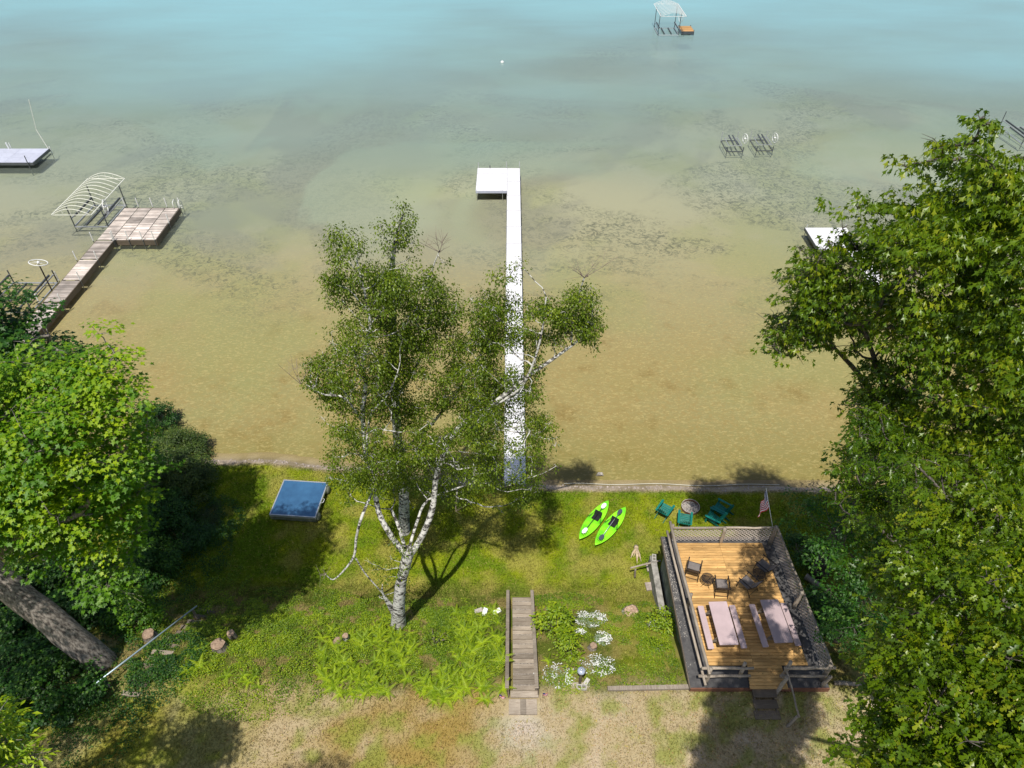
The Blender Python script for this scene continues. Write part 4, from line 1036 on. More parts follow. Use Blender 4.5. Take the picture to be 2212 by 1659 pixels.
def blockpile():
    # post lamp
    p = GT(1252, 1478); t_ = thing('lamp_post', 'short grey post lamp with round glass top beside the white flowers', 'lamp post', p)
    MB().box(-.05, .05, -.05, .05, 0, 1.0).build('post', M_stepwood, t_)
    mb = MB().tube([(0, 0, 1.0), (0, 0, 1.04), (0, 0, 1.05)], [.06, .14, .03], 14); mb.build('bracket', M_bronze, t_)
    MB().tube([(0, 0, 1.05), (0, 0, 1.10), (0, 0, 1.18), (0, 0, 1.21)], [.13, .165, .14, .02], 16).build('lamp_shade', M_glass, t_, smooth=True)
    MB().tube([(0, 0, 1.21), (0, 0, 1.26)], [.045, .03], 8).build('finial', M_alu, t_, smooth=True)
    def cinder(loc, rz, label, ups=True):
        mb = MB(); L, W_, H = .40, .20, .19
        for (x0, x1, y0, y1) in ((-L / 2, L / 2, -W_ / 2, -W_ / 2 + .035), (-L / 2, L / 2, W_ / 2 - .035, W_ / 2), (-L / 2, -L / 2 + .035, -W_ / 2 + .035, W_ / 2 - .035), (L / 2 - .035, L / 2, -W_ / 2 + .035, W_ / 2 - .035), (-.018, .018, -W_ / 2 + .035, W_ / 2 - .035)):
            mb.box(x0, x1, y0, y1, 0, H)
        o = mb.build('cinder_block', M_cinder); o.location = loc; o.rotation_euler = (0, 0, rz); tag(o, label, 'cinder block', 'loose hollow cinder blocks')
    cinder((p.x + .05, p.y - .22, p.z + .06), R(-4), 'hollow cinder block at the foot of the post lamp')
    cinder((7.08, 20.75, .92), R(82), 'hollow cinder block on the low concrete wall beside the boathouse')
    sl_ = MB().rbox((p.x + .02, p.y - .22, p.z + .02), (.76, .52, .07), Matrix.Rotation(R(-2), 3, 'Z')); single('concrete_slab', sl_, M_paver, 'pale concrete slab under the lamp post blocks', 'slab')
    sl_ = MB().rbox((p.x + .28, p.y + .05, p.z + .10), (.30, .16, .08), Matrix.Rotation(R(55), 3, 'Z')); single('brick', sl_, M_cinder, 'loose pale brick leaning beside the lamp post', 'brick')
blockpile()
sl_ = MB().box(6.93, 7.22, 16.2, 21.0, -.3, .90); single('retaining_wall', sl_, M_conc, 'low pale concrete wall along the foot of the boathouse side', 'wall')
# rustic rail on the lawn
LR = thing('branch_handrail', 'pale debarked branch rail on two posts over the lawn pavers', 'handrail', (6.6, 20.6, 0))
log(MB(), G(1362, 1227, .75), G(1427, 1211, .85), .045).build('rail', M_log, LR, world=True, smooth=True)
log(MB(), G(1371, 1248, 0), G(1373, 1229, .72), .05).build('post', M_log, LR, world=True, smooth=True)
log(MB(), G(1404, 1247, 0), G(1412, 1215, .8), .05).build('post', M_log, LR, world=True, smooth=True)
for k, (px, py, w_, h_, a, lb_) in enumerate(((1405, 1226, .42, .48, 4, 'square pink grey paver under the branch rail'), (1403.5, 1268, .42, .44, 6, 'square pink grey paver farther left, below the branch rail'), (1420, 1263, .26, .42, 6, 'narrow pink grey paver next to the low concrete wall'))):
    p = GT(px, py); single('paver', MB().rbox((p.x, p.y, p.z + .04), (w_, h_, .10), Matrix.Rotation(R(a), 3, 'Z')), M_paver, lb_, 'paver', 'pavers by the boathouse')
# driftwood root
p0 = GT(1374, 1188); mb = MB()
for px, py, r_ in ((1362, 1207, .06), (1376, 1218, .07), (1385, 1214, .05), (1368, 1204, .04), (1380, 1205, .05), (1373, 1203, .05)):
    q = GT(px, py); mb.tube([p0 + Vector((0, 0, .18)), p0.lerp(q, .5) + Vector((random.uniform(-.04, .04), 0, .14)), q + Vector((0, 0, .04))], [r_ * 1.3, r_, .012], 6)
mb.tube([p0 + Vector((0, .12, .1)), p0 + Vector((0, -.05, .2))], [.14, .10], 7)
single('driftwood_root', mb, M_drift, 'bleached forked root lying on the lawn left of the boathouse', 'driftwood', smooth=True)

def stump(px, py, r, h, label, m_side=None, lean=(0, 0)):
    p = GT(px, py); t_ = thing('tree_stump', label, 'stump', p, random.uniform(0, 3), 'cut tree stumps on the bank'); n = 14; mb = MB()
    rad = [1 + random.uniform(-.12, .12) for _ in range(n)]
    prof = ((1.35, -.15), (1.12, .08), (1.0, h * .6), (.98, h))
    for f, z in prof:
        mb.v += [(r * f * rad[k] * math.cos(2 * math.pi * k / n) + lean[0] * z, r * f * rad[k] * math.sin(2 * math.pi * k / n) + lean[1] * z, z) for k in range(n)]
    for j in range(len(prof) - 1): mb.f += [(j * n + k, j * n + (k + 1) % n, (j + 1) * n + (k + 1) % n, (j + 1) * n + k) for k in range(n)]
    mb.mi = [0] * len(mb.f); mb.build('bark', m_side or M_bark, t_, smooth=True)
    mb = MB(); mb.v = [(r * .93 * rad[k] * math.cos(2 * math.pi * k / n) + lean[0] * h, r * .93 * rad[k] * math.sin(2 * math.pi * k / n) + lean[1] * h, h + .012) for k in range(n)] + [(lean[0] * h, lean[1] * h, h + .02)]
    mb.f = [(k, (k + 1) % n, n) for k in range(n)]; mb.mi = [0] * n
    mb.build('cut_face', M_cut, t_)
stump(1364, 1324, .36, .14, 'wide flat pinkish stump in the grass left of the boathouse')
stump(1279, 1402, .17, .22, 'small dark tilted stump among the white flowers', lean=(.0, -.3))
stump(727, 1392, .20, .22, 'reddish rotten stump among ferns, leftmost of the pair below the birch', lean=(0, -.3))
stump(749, 1384, .14, .42, 'narrow upright pale stump next to the rotten one below the birch', M_birch)
stump(476, 1402, .30, .40, 'broad grey stump on the shaded bank right of the blue pipe rail')
stump(503, 1377, .18, .38, 'small grey stump just behind the broad one on the shaded bank')
stump(325, 1378, .28, .35, 'pale stump right behind the blue pipe handrail')
# timber edging
a = GT(1312, 1490); b_ = GT(1500, 1486); eb = MB().beam(a + Vector((0, 0, .06)), b_ + Vector((0, 0, .06)), .17, .16)
single('edging_timber', eb, M_log, 'weathered timber lying along the edge of the dry grass, left of the deck', 'timber')
a = GT(1800, 1478); b_ = GT(1905, 1483); log(mbx := MB(), a + Vector((0, 0, .1)), b_ + Vector((0, 0, .1)), .09)
single('fallen_log', mbx, M_log, 'shaded straight log lying right of the deck under the oak', 'log', smooth=True)
a = GT(1738, 1250); b_ = GT(1768, 1272); log(mbx := MB(), a + Vector((0, 0, .2)), b_ + Vector((0, 0, .22)), .17)
single('fallen_log', mbx, M_log, 'thick grey log lying among leaves outside the lattice fence', 'log', smooth=True)
# bricks by stair foot
for k, (px, py, a, lb_, m_) in enumerate(((1047, 1325, 75, 'white block standing next to tan chips left of the stairs, middle one', M_blade), (1034, 1322, 20, 'grey rounded block left of the white blocks near the stair foot', M_stone), (1073, 1324, 35, 'white block closest to the left stair rail', M_blade))):
    p = GT(px, py); single('stone_block', MB().rbox((p.x, p.y, p.z + .10), (.40, .20, .14), Matrix.Rotation(R(a), 3, 'Z') @ Matrix.Rotation(R(8), 3, 'X')), m_, lb_, 'block', 'loose blocks near the stair foot')
# small flags
for k, (px, py, lb_) in enumerate(((1079, 1510, 'tiny striped flag on a stick left of the stair landing'), (1172, 1508, 'tiny striped flag curled on its stick right of the stair landing'))):
    p = GT(px, py); t_ = thing('small_flag', lb_, 'small flag', p, R(-20 if k == 0 else 15), 'little flags beside the stair landing')
    MB().tube([(0, 0, 0), (0, 0, .42)], .006, 5).build('stick', M_bronze, t_)
    mb = MB()
    for j in range(7):
        for i in range(6):
            x = (.0 + i * .035); z = .40 - j * .026 - i * .012; y_ = .02 * math.sin(i * 1.3)
            mb.poly([(x, y_ - .02 * 0, z), (x + .035, .02 * math.sin((i + 1) * 1.3), z - .012), (x + .035, .02 * math.sin((i + 1) * 1.3) - .01, z - .038), (x, y_ - .01, z - .026)], [(0, 1, 2, 3)], 2 if (i < 3 and j < 4) else j % 2)
    mb.build('cloth', None, t_, mats=[M_red, M_fw, M_fb])
# blue pipe rail and sunken steps at the left
PR = thing('pipe_handrail', 'pale blue metal pipe handrail slanting down the shaded bank at left', 'handrail', (-15.5, 15.5, 2))
a = G(206, 1477, 3.85); b_ = G(425, 1309, 1.95)
MB().tube([a, b_], .035, 8).build('rail', M_pipeblue, PR, world=True, smooth=True)
for f in (.06, .95):
    p = a.lerp(b_, f); MB().box(p.x - .04, p.x + .04, p.y - .04, p.y + .04, tz(p.x, p.y) - .1, p.z - .03).build('post', M_stair, PR, world=True)
SS = thing('sunken_steps', 'overgrown timber steps cut into the shaded bank below the pipe handrail', 'steps', (-14.3, 15.5, 1.5))
pA = GT(285, 1500); pB = GT(445, 1322)
for i in range(13):
    f = i / 12; p = pA.lerp(pB, f); z = tz(p.x, p.y)
    MB().rbox((p.x + random.uniform(-.08, .08), p.y, z + .03), (random.uniform(.7, .95), .20, .08), Matrix.Rotation(R(-8 + random.uniform(-4, 4)), 3, 'Z')).build('step', M_stepwood if i % 5 else M_stair, SS, world=True)
pc = G(1296, 1024, WZ + .05); mb = MB()
mb.tube([(pc.x - .2, pc.y, WZ - .1), (pc.x - .08, pc.y + .02, WZ + .05), (pc.x + .10, pc.y, WZ + .06), (pc.x + .2, pc.y - .02, WZ - .05)], [.05, .10, .09, .03], 7, jit=.2)
single('shore_stone', mb, M_stone, 'single pale stone poking out of the shallows near shore', 'stone')

#==PLANTS==
# ---------------------------------------------------------------- shoreline stones (uncountable) and wall line
V = []; Fq = []; st = MB()
for i in range(620):
    x = random.uniform(-22, 24); y = float(shoreY(x)) + random.gauss(-.12, .14); r = random.uniform(.02, .06); z = tz(x, y)
    st.rbox((x, y, z + r * .2), (r * 2, r * 1.4, r), Matrix.Rotation(random.uniform(0, 3), 3, 'Z') @ Matrix.Rotation(random.uniform(-.5, .5), 3, 'X'))
tag(st.build('shore_pebbles', M_paver), kind='stuff')
# a fine cable/edging line along the shore
ln = MB(); pts = []
for i in range(60):
    x = 3 + i * .21; pts.append((x, float(shoreY(x)) + .28 + .03 * math.sin(i * .31), WZ + .03 + .008 * math.sin(i * .4)))
ln.tube(pts, .014, 5); single('shore_cable', ln, M_cream, 'thin pale cable strung along the waterline right of the dock', 'cable', smooth=True)

# ---------------------------------------------------------------- grass blades
def grass():
    P = []; C = []; H = []
    def scat(n, x0, x1, y0, y1, h, w_, keep):
        x = RNG.uniform(x0, x1, n); y = RNG.uniform(y0, y1, n)
        k = keep(x, y); x = x[k]; y = y[k]; return x, y
    def inbh(x, y): return (x > 7.0) & (x < 12.7) & (y > 13.1) & (y < 20.5)
    sets = []
    x, y = scat(290000, -22, 22, 18.5, 28.6, 0, 0, lambda x, y: (y < shoreY(x) - .55 + .2 * vnoise(x * 3, y * 3, 4)) & ~inbh(x, y)); sets.append((x, y, .055, .019, 1.0))
    x, y = scat(170000, -19, 14, 9.0, 20.0, 0, 0, lambda x, y: ~inbh(x, y) & (RNG.uniform(size=x.shape) < .35 + .9 * fbm(x * .8, y * .8, 77) * 1.0) & ~((x > -.3) & (x < 1.1) & (y > 12)) ); sets.append((x, y, .065, .019, 1.0))
    V = []; Co = []
    for x, y, h, w_, _ in sets:
        n = len(x); z = terr(x, y); c = ground_col(x, y)
        gmix = RNG.uniform(0, 1, (n, 1)); val = RNG.uniform(.80, 1.42, (n, 1))
        c = c * val * (1 - .0 * gmix); dryb = (RNG.uniform(size=(n, 1)) < .14); c = np.where(dryb, np.array([.40, .35, .10]) * val * .9, c)
        c = np.clip(c, 0, .8)
        a = RNG.uniform(0, 2 * math.pi, n); hh = h * RNG.uniform(.5, 1.7, n); ww = w_ * RNG.uniform(.7, 1.5, n)
        dx, dy = np.cos(a) * ww, np.sin(a) * ww; lx_, ly_ = RNG.normal(size=n) * hh * .7, RNG.normal(size=n) * hh * .7
        v = np.stack([np.stack([x - dx, y - dy, z - .004], 1), np.stack([x + dx, y + dy, z - .004], 1), np.stack([x + lx_, y + ly_, z + hh], 1)], 1)
        V.append(v.reshape(-1, 3)); Co.append(np.repeat(c, 3, 0))
    V = np.concatenate(V); Co = np.concatenate(Co)
    o = np_mesh('lawn_grass', V, np.arange(len(V)).reshape(-1, 3), M_grass, col=Co); tag(o, kind='stuff')
grass()

def ground_leaves(name, areas, m, size, T=T_LEAF, hmax=.25, ts=0):
    """low leafy cover; areas: (px,py,radius_px, count)"""
    P = []; 
    for px, py, rp, n, ry in areas:
        c = GT(px, py); d = c - Vector((0, 0, CAM_H)); sc = d.length / FPX
        rr = rp * sc; th = RNG.uniform(0, 2 * math.pi, n); q = RNG.uniform(0, 1, n) ** .6
        x = c.x + rr * q * np.cos(th); y = c.y + rr * ry * q * np.sin(th)
        k = ~((x > 7.0) & (x < 12.7) & (y > 13) & (y < 20.4)) & ~((x > -.32) & (x < 1.12) & (y > 12.1) & (y < 19.2)); x = x[k]; y = y[k]
        dens = fbm(x * 2.2, y * 2.2, 91); k = RNG.uniform(size=x.shape) < sst(.30, .55, dens); x = x[k]; y = y[k]; dens = dens[k]
        z = terr(x, y) + hmax * RNG.uniform(0, 1, len(x)) * sst(.3, .7, dens) + .01
        P.append(np.stack([x, y, z], 1))
    P = np.concatenate(P); n = len(P)
    A = RNG.normal(size=(n, 3)) * [1, 1, .25]; N = RNG.normal(size=(n, 3)) * .35 + [0, 0, 1]
    sh = vnoise(P[:, 0] * 1.2, P[:, 1] * 1.2, 13)
    V, F = bake(T, P, unit(A), unit(N), size * RNG.uniform(.6, 1.4, n))
    o = np_mesh(name, V, F, m, attr=np.repeat(np.clip(RNG.uniform(.0, .8, n) + .5 * (sh - .4) + ts, 0, 1), len(T[0])))
    return tag(o, kind='stuff')
ground_leaves('bank_weeds', [(850, 1430, 150, 9000, .35), (1010, 1430, 90, 6000, .6), (620, 1340, 190, 26000, .55), (480, 1370, 150, 15000, .7), (800, 1330, 150, 12000, .35), (960, 1330, 130, 13000, .4), (1010, 1380, 120, 9000, .5), (400, 1280, 120, 12000, .8), (560, 1450, 160, 12000, .6), (900, 1420, 200, 14000, .35)], L_shrub, .062, hmax=.22)
ground_leaves('bank_weeds', [(1390, 1330, 70, 7000, .6), (1440, 1400, 60, 6000, .9), (1330, 1360, 90, 5000, .6), (1220, 1300, 80, 5000, .3), (1400, 1460, 90, 2600, .35), (1230, 1470, 80, 2200, .4), (1740, 1230, 60, 7000, 1.4), (1720, 1160, 60, 5000, .8)], L_shrub, .06, hmax=.18)
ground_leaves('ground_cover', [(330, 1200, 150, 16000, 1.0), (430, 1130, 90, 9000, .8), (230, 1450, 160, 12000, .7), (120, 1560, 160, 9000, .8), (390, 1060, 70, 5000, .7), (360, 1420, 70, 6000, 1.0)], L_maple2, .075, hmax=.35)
ground_leaves('leaf_litter', [(740, 1320, 40, 500, 1.2), (690, 1500, 260, 900, .4), (1300, 1560, 400, 1500, .25), (1700, 1590, 180, 900, .5), (1045, 1322, 40, 300, .4)], leafmat('dead_leaf', (.30, .15, .06), (.45, .28, .13), (.60, .45, .28), .1, .8), .055, hmax=.02)

# ---------------------------------------------------------------- ferns
def frond_mesh(k):
    V = []; Fc = []; n = 12
    for i in range(n):
        u = (i + .5) / n; z = .16 * math.sin(u * 2.4) - .10 * u * u; w_ = .25 * (1 - u) ** .85 * (1 if u > .15 else .75) + .015
        for s_ in (-1, 1):
            b0 = len(V); V += [(0, u - .028, z), (s_ * w_ * .5, u + .055, z + .012), (s_ * w_, u + .16 * (1 - u) + .03, z - .04), (s_ * w_ * .45, u + .085, z), (0, u + .028, z)]
            Fc += [(b0, b0 + 1, b0 + 2), (b0, b0 + 2, b0 + 3), (b0, b0 + 3, b0 + 4)]
    b0 = len(V); V += [(-.008, -.25, -.12), (.008, -.25, -.12), (.006, 1, .0), (-.006, 1, .0), (0, .5, .16)]; Fc += [(b0, b0 + 1, b0 + 4), (b0 + 4, b0 + 2, b0 + 3)]
    V = np.array(V, float); F = np.array(Fc, int)
    me_o = np_mesh('frond', V, F, L_fern, attr=np.clip(np.full(len(V), .15 + .25 * k) + RNG.uniform(-.05, .05, len(V)), 0, 1))
    me = me_o.data; bpy.data.objects.remove(me_o); return me
FM = [frond_mesh(k) for k in range(4)]
def fern(p, s_, label, group):
    t_ = thing('fern', label, 'fern', p, random.uniform(0, 6.28), group); n = random.randint(5, 7)
    for i in range(n):
        o = bpy.data.objects.new('frond', random.choice(FM)); COL.objects.link(o); o.parent = t_
        o.location = (0, 0, s_ * .35); o.rotation_euler = (R(random.uniform(-8, 20)), R(random.uniform(-14, 14)), i * 2 * math.pi / n + random.uniform(-.3, .3)); o.scale = (s_ * random.uniform(.8, 1.1),) * 3
    return t_
def fern_patch(areas, n, label, group, smin=.24, smax=.52):
    pts = []; tries = 0
    while len(pts) < n and tries < n * 60:
        tries += 1; cx_, cy_, rx, ry = random.choice(areas); a = random.uniform(0, 6.28); q = math.sqrt(random.random())
        px, py = cx_ + rx * q * math.cos(a), cy_ + ry * q * math.sin(a)
        if any(math.hypot(px - x, py - y) < 8 for x, y in pts): continue
        if 1088 < px < 1162: continue
        if vnoise(px * .028, py * .05, 33) < .36: continue
        pts.append((px, py)); fern(GT(px, py), random.uniform(smin, smax), label, group)
fern_patch([(800, 1445, 115, 60), (760, 1400, 70, 45), (840, 1390, 60, 40), (780, 1480, 80, 30)], 130, 'bright fern in the fern patch below the birch trunk and stumps', 'ferns below the birch')
fern_patch([(1030, 1360, 55, 65), (1050, 1410, 40, 60), (1000, 1400, 60, 50)], 68, 'bright fern in the upper fern patch left of the stair rail', 'ferns left of the stairs')
fern_patch([(990, 1480, 90, 30), (1060, 1490, 30, 35), (950, 1490, 50, 30)], 50, 'bright fern along the edge of the dry grass left of the stairs', 'ferns at the dry grass edge')
fern_patch([(520, 1450, 60, 30), (440, 1440, 40, 40), (600, 1480, 50, 30)], 10, 'scattered single fern on the bank right of the sunken steps', 'scattered ferns on the left bank')
fern_patch([(1175, 1440, 10, 40), (1215, 1470, 20, 20)], 5, 'small fern hugging the right side of the stairs', 'ferns right of the stairs', .25, .38)

# ---------------------------------------------------------------- shrubs and flowers
def shrub(px, py, rad, h, label, m, size, n, T=T_LEAF, name='shrub', cat='shrub', ts=0, group=None, ry=1.0):
    p = GT(px, py); t_ = thing(name, label, cat, p, 0, group); cl = []
    for i in range(n):
        a = random.uniform(0, 6.28); q = math.sqrt(random.random()); r = random.uniform(.16, .38) * max(.6, min(1.5, rad))
        cl.append(((p.x + q * rad * math.cos(a) * random.choice((1, 1, 1.25)), p.y + q * rad * ry * math.sin(a), p.z + h * (1 - .55 * q * q) * random.uniform(.4, 1.15)), r, .55, ts + random.uniform(-.12, .12)))
    P, A, N, Z_, T_ = leaf_cloud(cl, 2600 * (.09 / size) ** 2, size, twig=.10, flat=.7)
    V, F = bake(T, P, A, N, Z_); V = V - np.array(p)
    tag(np_mesh('foliage', V, F, m, t_, attr=np.repeat(T_, len(T[0]))), kind='stuff')
    mb = MB()
    for c, r, _, _ in cl[::2]: mb.tube([p + Vector((0, 0, -.05)), (Vector(c) + p) / 2 + Vector((0, 0, .1)), Vector(c)], [.02, .014, .006], 4)
    mb.build('stem', M_twig, t_, world=True)
    return t_
shrub(1205, 1365, .80, 1.35, 'full light green shrub right beside the right stair rail', L_shrub, .15, 40, T_LEAF, ts=.15)
shrub(1225, 1408, .55, .9, 'lower light green shrub between stairs and the dark little stump', L_shrub, .14, 22, T_LEAF, ts=.12)
shrub(1435, 1350, .62, .95, 'green shrub leaning on the left wall of the boathouse', L_shrub, .13, 30, T_LEAF, ts=.12)
shrub(1420, 1400, .40, .35, 'low loose green plant below the shrub on the boathouse wall', L_shrub, .09, 8)
shrub(1235, 1452, .25, .22, 'round yellow green hosta clump left of the post lamp', L_yellow, .13, 6, T_NARROW, name='hosta', cat='plant')
shrub(1300, 1455, .30, .18, 'low green tuft right of the post lamp among flowers', L_shrub, .09, 5, name='flower_plant', cat='plant')
shrub(940, 1392, .55, .85, 'young leafy sapling standing up out of the ferns right of the birch', L_shrub, .12, 12, T_NARROW, name='sapling', cat='sapling')
shrub(447, 1322, .35, .5, 'pale green sapling at the top of the sunken steps', L_fern, .10, 5, name='sapling', cat='sapling')
shrub(300, 1345, 1.1, 1.4, 'dense green bush above the pipe handrail', L_maple, .11, 34, T_MAPLE, ts=-.1)
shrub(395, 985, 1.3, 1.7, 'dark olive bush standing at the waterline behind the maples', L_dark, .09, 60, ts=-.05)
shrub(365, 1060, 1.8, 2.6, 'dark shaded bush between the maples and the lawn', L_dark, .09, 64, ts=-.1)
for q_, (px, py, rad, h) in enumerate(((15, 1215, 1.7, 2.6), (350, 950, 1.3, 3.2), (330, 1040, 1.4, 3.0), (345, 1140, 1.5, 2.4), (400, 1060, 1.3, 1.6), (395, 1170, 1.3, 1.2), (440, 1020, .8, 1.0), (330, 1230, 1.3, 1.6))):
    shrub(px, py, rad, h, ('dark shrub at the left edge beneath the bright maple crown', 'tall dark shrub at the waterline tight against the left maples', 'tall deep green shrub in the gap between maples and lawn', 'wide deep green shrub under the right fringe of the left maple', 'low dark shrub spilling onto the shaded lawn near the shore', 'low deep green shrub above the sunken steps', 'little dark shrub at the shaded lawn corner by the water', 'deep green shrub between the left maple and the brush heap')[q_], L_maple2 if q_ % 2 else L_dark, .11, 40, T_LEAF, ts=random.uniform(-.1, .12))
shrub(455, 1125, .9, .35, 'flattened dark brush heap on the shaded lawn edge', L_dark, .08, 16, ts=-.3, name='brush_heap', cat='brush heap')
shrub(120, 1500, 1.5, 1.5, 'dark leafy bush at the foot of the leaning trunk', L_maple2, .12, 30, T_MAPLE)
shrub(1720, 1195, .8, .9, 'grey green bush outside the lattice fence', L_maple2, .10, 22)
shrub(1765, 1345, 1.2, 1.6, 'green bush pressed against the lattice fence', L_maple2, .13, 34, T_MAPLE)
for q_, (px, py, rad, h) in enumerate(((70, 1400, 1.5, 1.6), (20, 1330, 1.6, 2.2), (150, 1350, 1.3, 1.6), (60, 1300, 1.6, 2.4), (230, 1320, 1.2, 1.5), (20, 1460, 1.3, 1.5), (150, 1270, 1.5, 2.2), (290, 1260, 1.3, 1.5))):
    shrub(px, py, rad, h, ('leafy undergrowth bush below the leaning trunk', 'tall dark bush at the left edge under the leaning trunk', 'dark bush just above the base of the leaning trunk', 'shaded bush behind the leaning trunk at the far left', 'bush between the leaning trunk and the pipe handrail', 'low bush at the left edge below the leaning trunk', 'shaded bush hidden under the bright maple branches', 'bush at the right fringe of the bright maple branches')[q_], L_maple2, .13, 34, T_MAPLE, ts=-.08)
def flowers(px, py, rx, n, label, ry=.8):
    c = GT(px, py); rr = rx * .024; t_ = thing('white_flowers', label, 'flowers', c, 0, 'patches of white flowers')
    k = int(n * 1.6); a = RNG.uniform(0, 6.28, k); q = RNG.uniform(0, 1, k) ** .5
    x = c.x + rr * q * np.cos(a); y = c.y + rr * ry * q * np.sin(a); z = terr(x, y) + RNG.uniform(0, .12, k)
    V, F = bake(T_NARROW, np.stack([x, y, z], 1) - np.array(c), unit(RNG.normal(size=(k, 3)) * [1, 1, .5]), unit(RNG.normal(size=(k, 3)) * .5 + [0, 0, 1]), .08 * RNG.uniform(.6, 1.4, k))
    tag(np_mesh('foliage', V, F, L_silver, t_, attr=np.repeat(RNG.uniform(0, 1, k), 4)), kind='stuff')
    kk = int(n * 1.5); a = RNG.uniform(0, 6.28, kk); q = RNG.uniform(0, 1.15, kk) ** .75; x = c.x + rr * q * np.cos(a); y = c.y + rr * ry * q * np.sin(a)
    keep = vnoise(x * 4, y * 4, 8) > .42; x = x[keep]; y = y[keep]; kk = len(x)
    z = terr(x, y) + RNG.uniform(.13, .24, kk)
    V, F = bake((np.array([(-.5, -.5, 0), (.5, -.5, 0), (.5, .5, 0), (-.5, .5, 0)], float), np.array([(0, 1, 2), (0, 2, 3)])), np.stack([x, y, z], 1) - np.array(c), unit(RNG.normal(size=(kk, 3)) * [1, 1, .1]), unit(RNG.normal(size=(kk, 3)) * .3 + [0, 0, 1]), .034 * RNG.uniform(.6, 1.3, kk))
    tag(np_mesh('petals', V, F, L_petal, t_, attr=np.repeat(RNG.uniform(0, 1, kk), 4)), kind='stuff')
flowers(1275, 1340, 30, 420, 'largest white flower patch, nearest the lawn'); flowers(1302, 1382, 15, 220, 'white flower patch beside the small dark stump', 1.2)
flowers(1292, 1440, 30, 230, 'loose white flower patch right of the post lamp', .8); flowers(1207, 1462, 26, 200, 'white flower patch between the stairs and the hosta', 1.0)
flowers(1253, 1368, 10, 70, 'little white flower tuft at the right edge of the big shrub'); flowers(1150, 1462, 5, 30, 'few white flowers over the right stair rail')
flowers(1412, 1350, 12, 90, 'few white flowers on the bank left of the boathouse shrub')

#==TREES==
def finish_tree(t_, clumps, T, m, per_area, size, leafparts=0, **kw):
    P, A, N, Z_, T_ = leaf_cloud(clumps, per_area, size, **kw)
    if leafparts:
        # the leaves that show largest become parts of their own
        d = np.linalg.norm(P - np.array([0, 0, CAM_H]), axis=1)
        f = np.array([0, math.cos(PITCH), -math.sin(PITCH)]); u = np.array([0, math.sin(PITCH), math.cos(PITCH)])
        q = P - np.array([0, 0, CAM_H]); de = q @ f; px = CX + FPX * q[:, 0] / de; py = CY - FPX * (q @ u) / de
        ok = (px > 10) & (px < 2200) & (py > 0) & (py < 1655) & (de > 2)
        # front-most in a coarse screen grid
        sc = np.where(ok, d - Z_ * 3, 1e9); cell = (np.clip(px, 0, 2211) // 22).astype(int) * 100 + (np.clip(py, 0, 1658) // 22).astype(int)
        order = np.argsort(sc); _, first = np.unique(cell[order], return_index=True); cand = order[first]; cand = cand[np.argsort(sc[cand])][:leafparts]
        mask = np.zeros(len(P), bool); mask[cand] = True
        vs = []
        for k in range(6):
            o = np_mesh('leaf', T[0], T[1], m, attr=np.full(len(T[0]), .3 + .12 * k)); vs.append(o.data); bpy.data.objects.remove(o)
        a = A[cand]; x = unit(np.cross(a, N[cand])); z = np.cross(x, a); base = Vector(t_.location)
        for i in range(len(cand)):
            o = bpy.data.objects.new('leaf', vs[min(5, int(max(0, (T_[cand[i]] - .25)) / .12))]); COL.objects.link(o); o.parent = t_
            Mx = Matrix(((x[i][0], a[i][0], z[i][0]), (x[i][1], a[i][1], z[i][1]), (x[i][2], a[i][2], z[i][2]))).to_4x4()
            o.matrix_local = Matrix.Translation(Vector(P[cand[i]]) - base) @ Mx @ Matrix.Scale(Z_[cand[i]], 4)
        P, A, N, Z_, T_ = P[~mask], A[~mask], N[~mask], Z_[~mask], T_[~mask]
    V, F = bake(T, P, A, N, Z_); V = V - np.array(t_.location)
    o = np_mesh('crown', V, F, m, t_, attr=np.repeat(T_, len(T[0]))); tag(o, kind='stuff')
    print('TREE', t_.name, 'leaves', len(P), 'tris', len(F))
def trunkpart(t_, pts, m, name='trunk', n=12, jit=.05):
    if name == 'limb' and m is M_birch: pts = [(q, r * .66) for q, r in pts]
    P, Rr = path(pts); MB().tube(P, Rr, n, jit=jit).build(name, m, t_, world=True, smooth=True); return list(zip(P, Rr))

# ---- big oak at right (back one)
p = Vector((15.5, 20.5, tz(15.5, 20.5)))
OA = thing('oak_tree', 'tall broad oak whose crown overhangs the shallows at the right', 'tree', p, group='trees on the right of the plot')
sk = trunkpart(OA, [((15.5, 20.5, 0), .42), ((15.3, 20.2, 5), .34), ((15.0, 19.6, 11), .26), ((14.2, 18.6, 17), .16), ((13.0, 18.2, 22), .06)], M_oakbark)
lm = []
for pts in ([((15.1, 19.8, 10), .16), ((12.8, 18.8, 14), .11), ((10.6, 18.4, 16.4), .05)], [((15.0, 19.6, 11), .17), ((12.5, 17.5, 15), .11), ((10.3, 16.8, 18.5), .04)], [((15, 19.6, 11), .16), ((17.5, 18, 16), .10), ((19, 18, 20), .04)]):
    lm += trunkpart(OA, pts, M_oakbark, 'limb', 8)
polyA = [(2118, 236), (2150, 250), (2165, 320), (2225, 335), (2330, 300), (2420, 500), (2400, 1000), (2200, 1120), (1930, 1120), (1800, 1010), (1835, 860), (1880, 800), (1845, 730), (1800, 720), (1740, 760), (1650, 772), (1640, 720), (1700, 640), (1690, 560), (1730, 520), (1780, 500), (1825, 500), (1820, 400), (1870, 385), (1935, 375), (1960, 330), (2030, 295), (2065, 255)]
dA = lambda x, y: 20.5 + (y - 240) / 860 * 7.0
cA = crown_clumps(polyA, 190, dA, (.7, 1.25), 3.2, .6, .016, holes=((1985, 620, 26), (2010, 640, 22), (1760, 735, 18)))
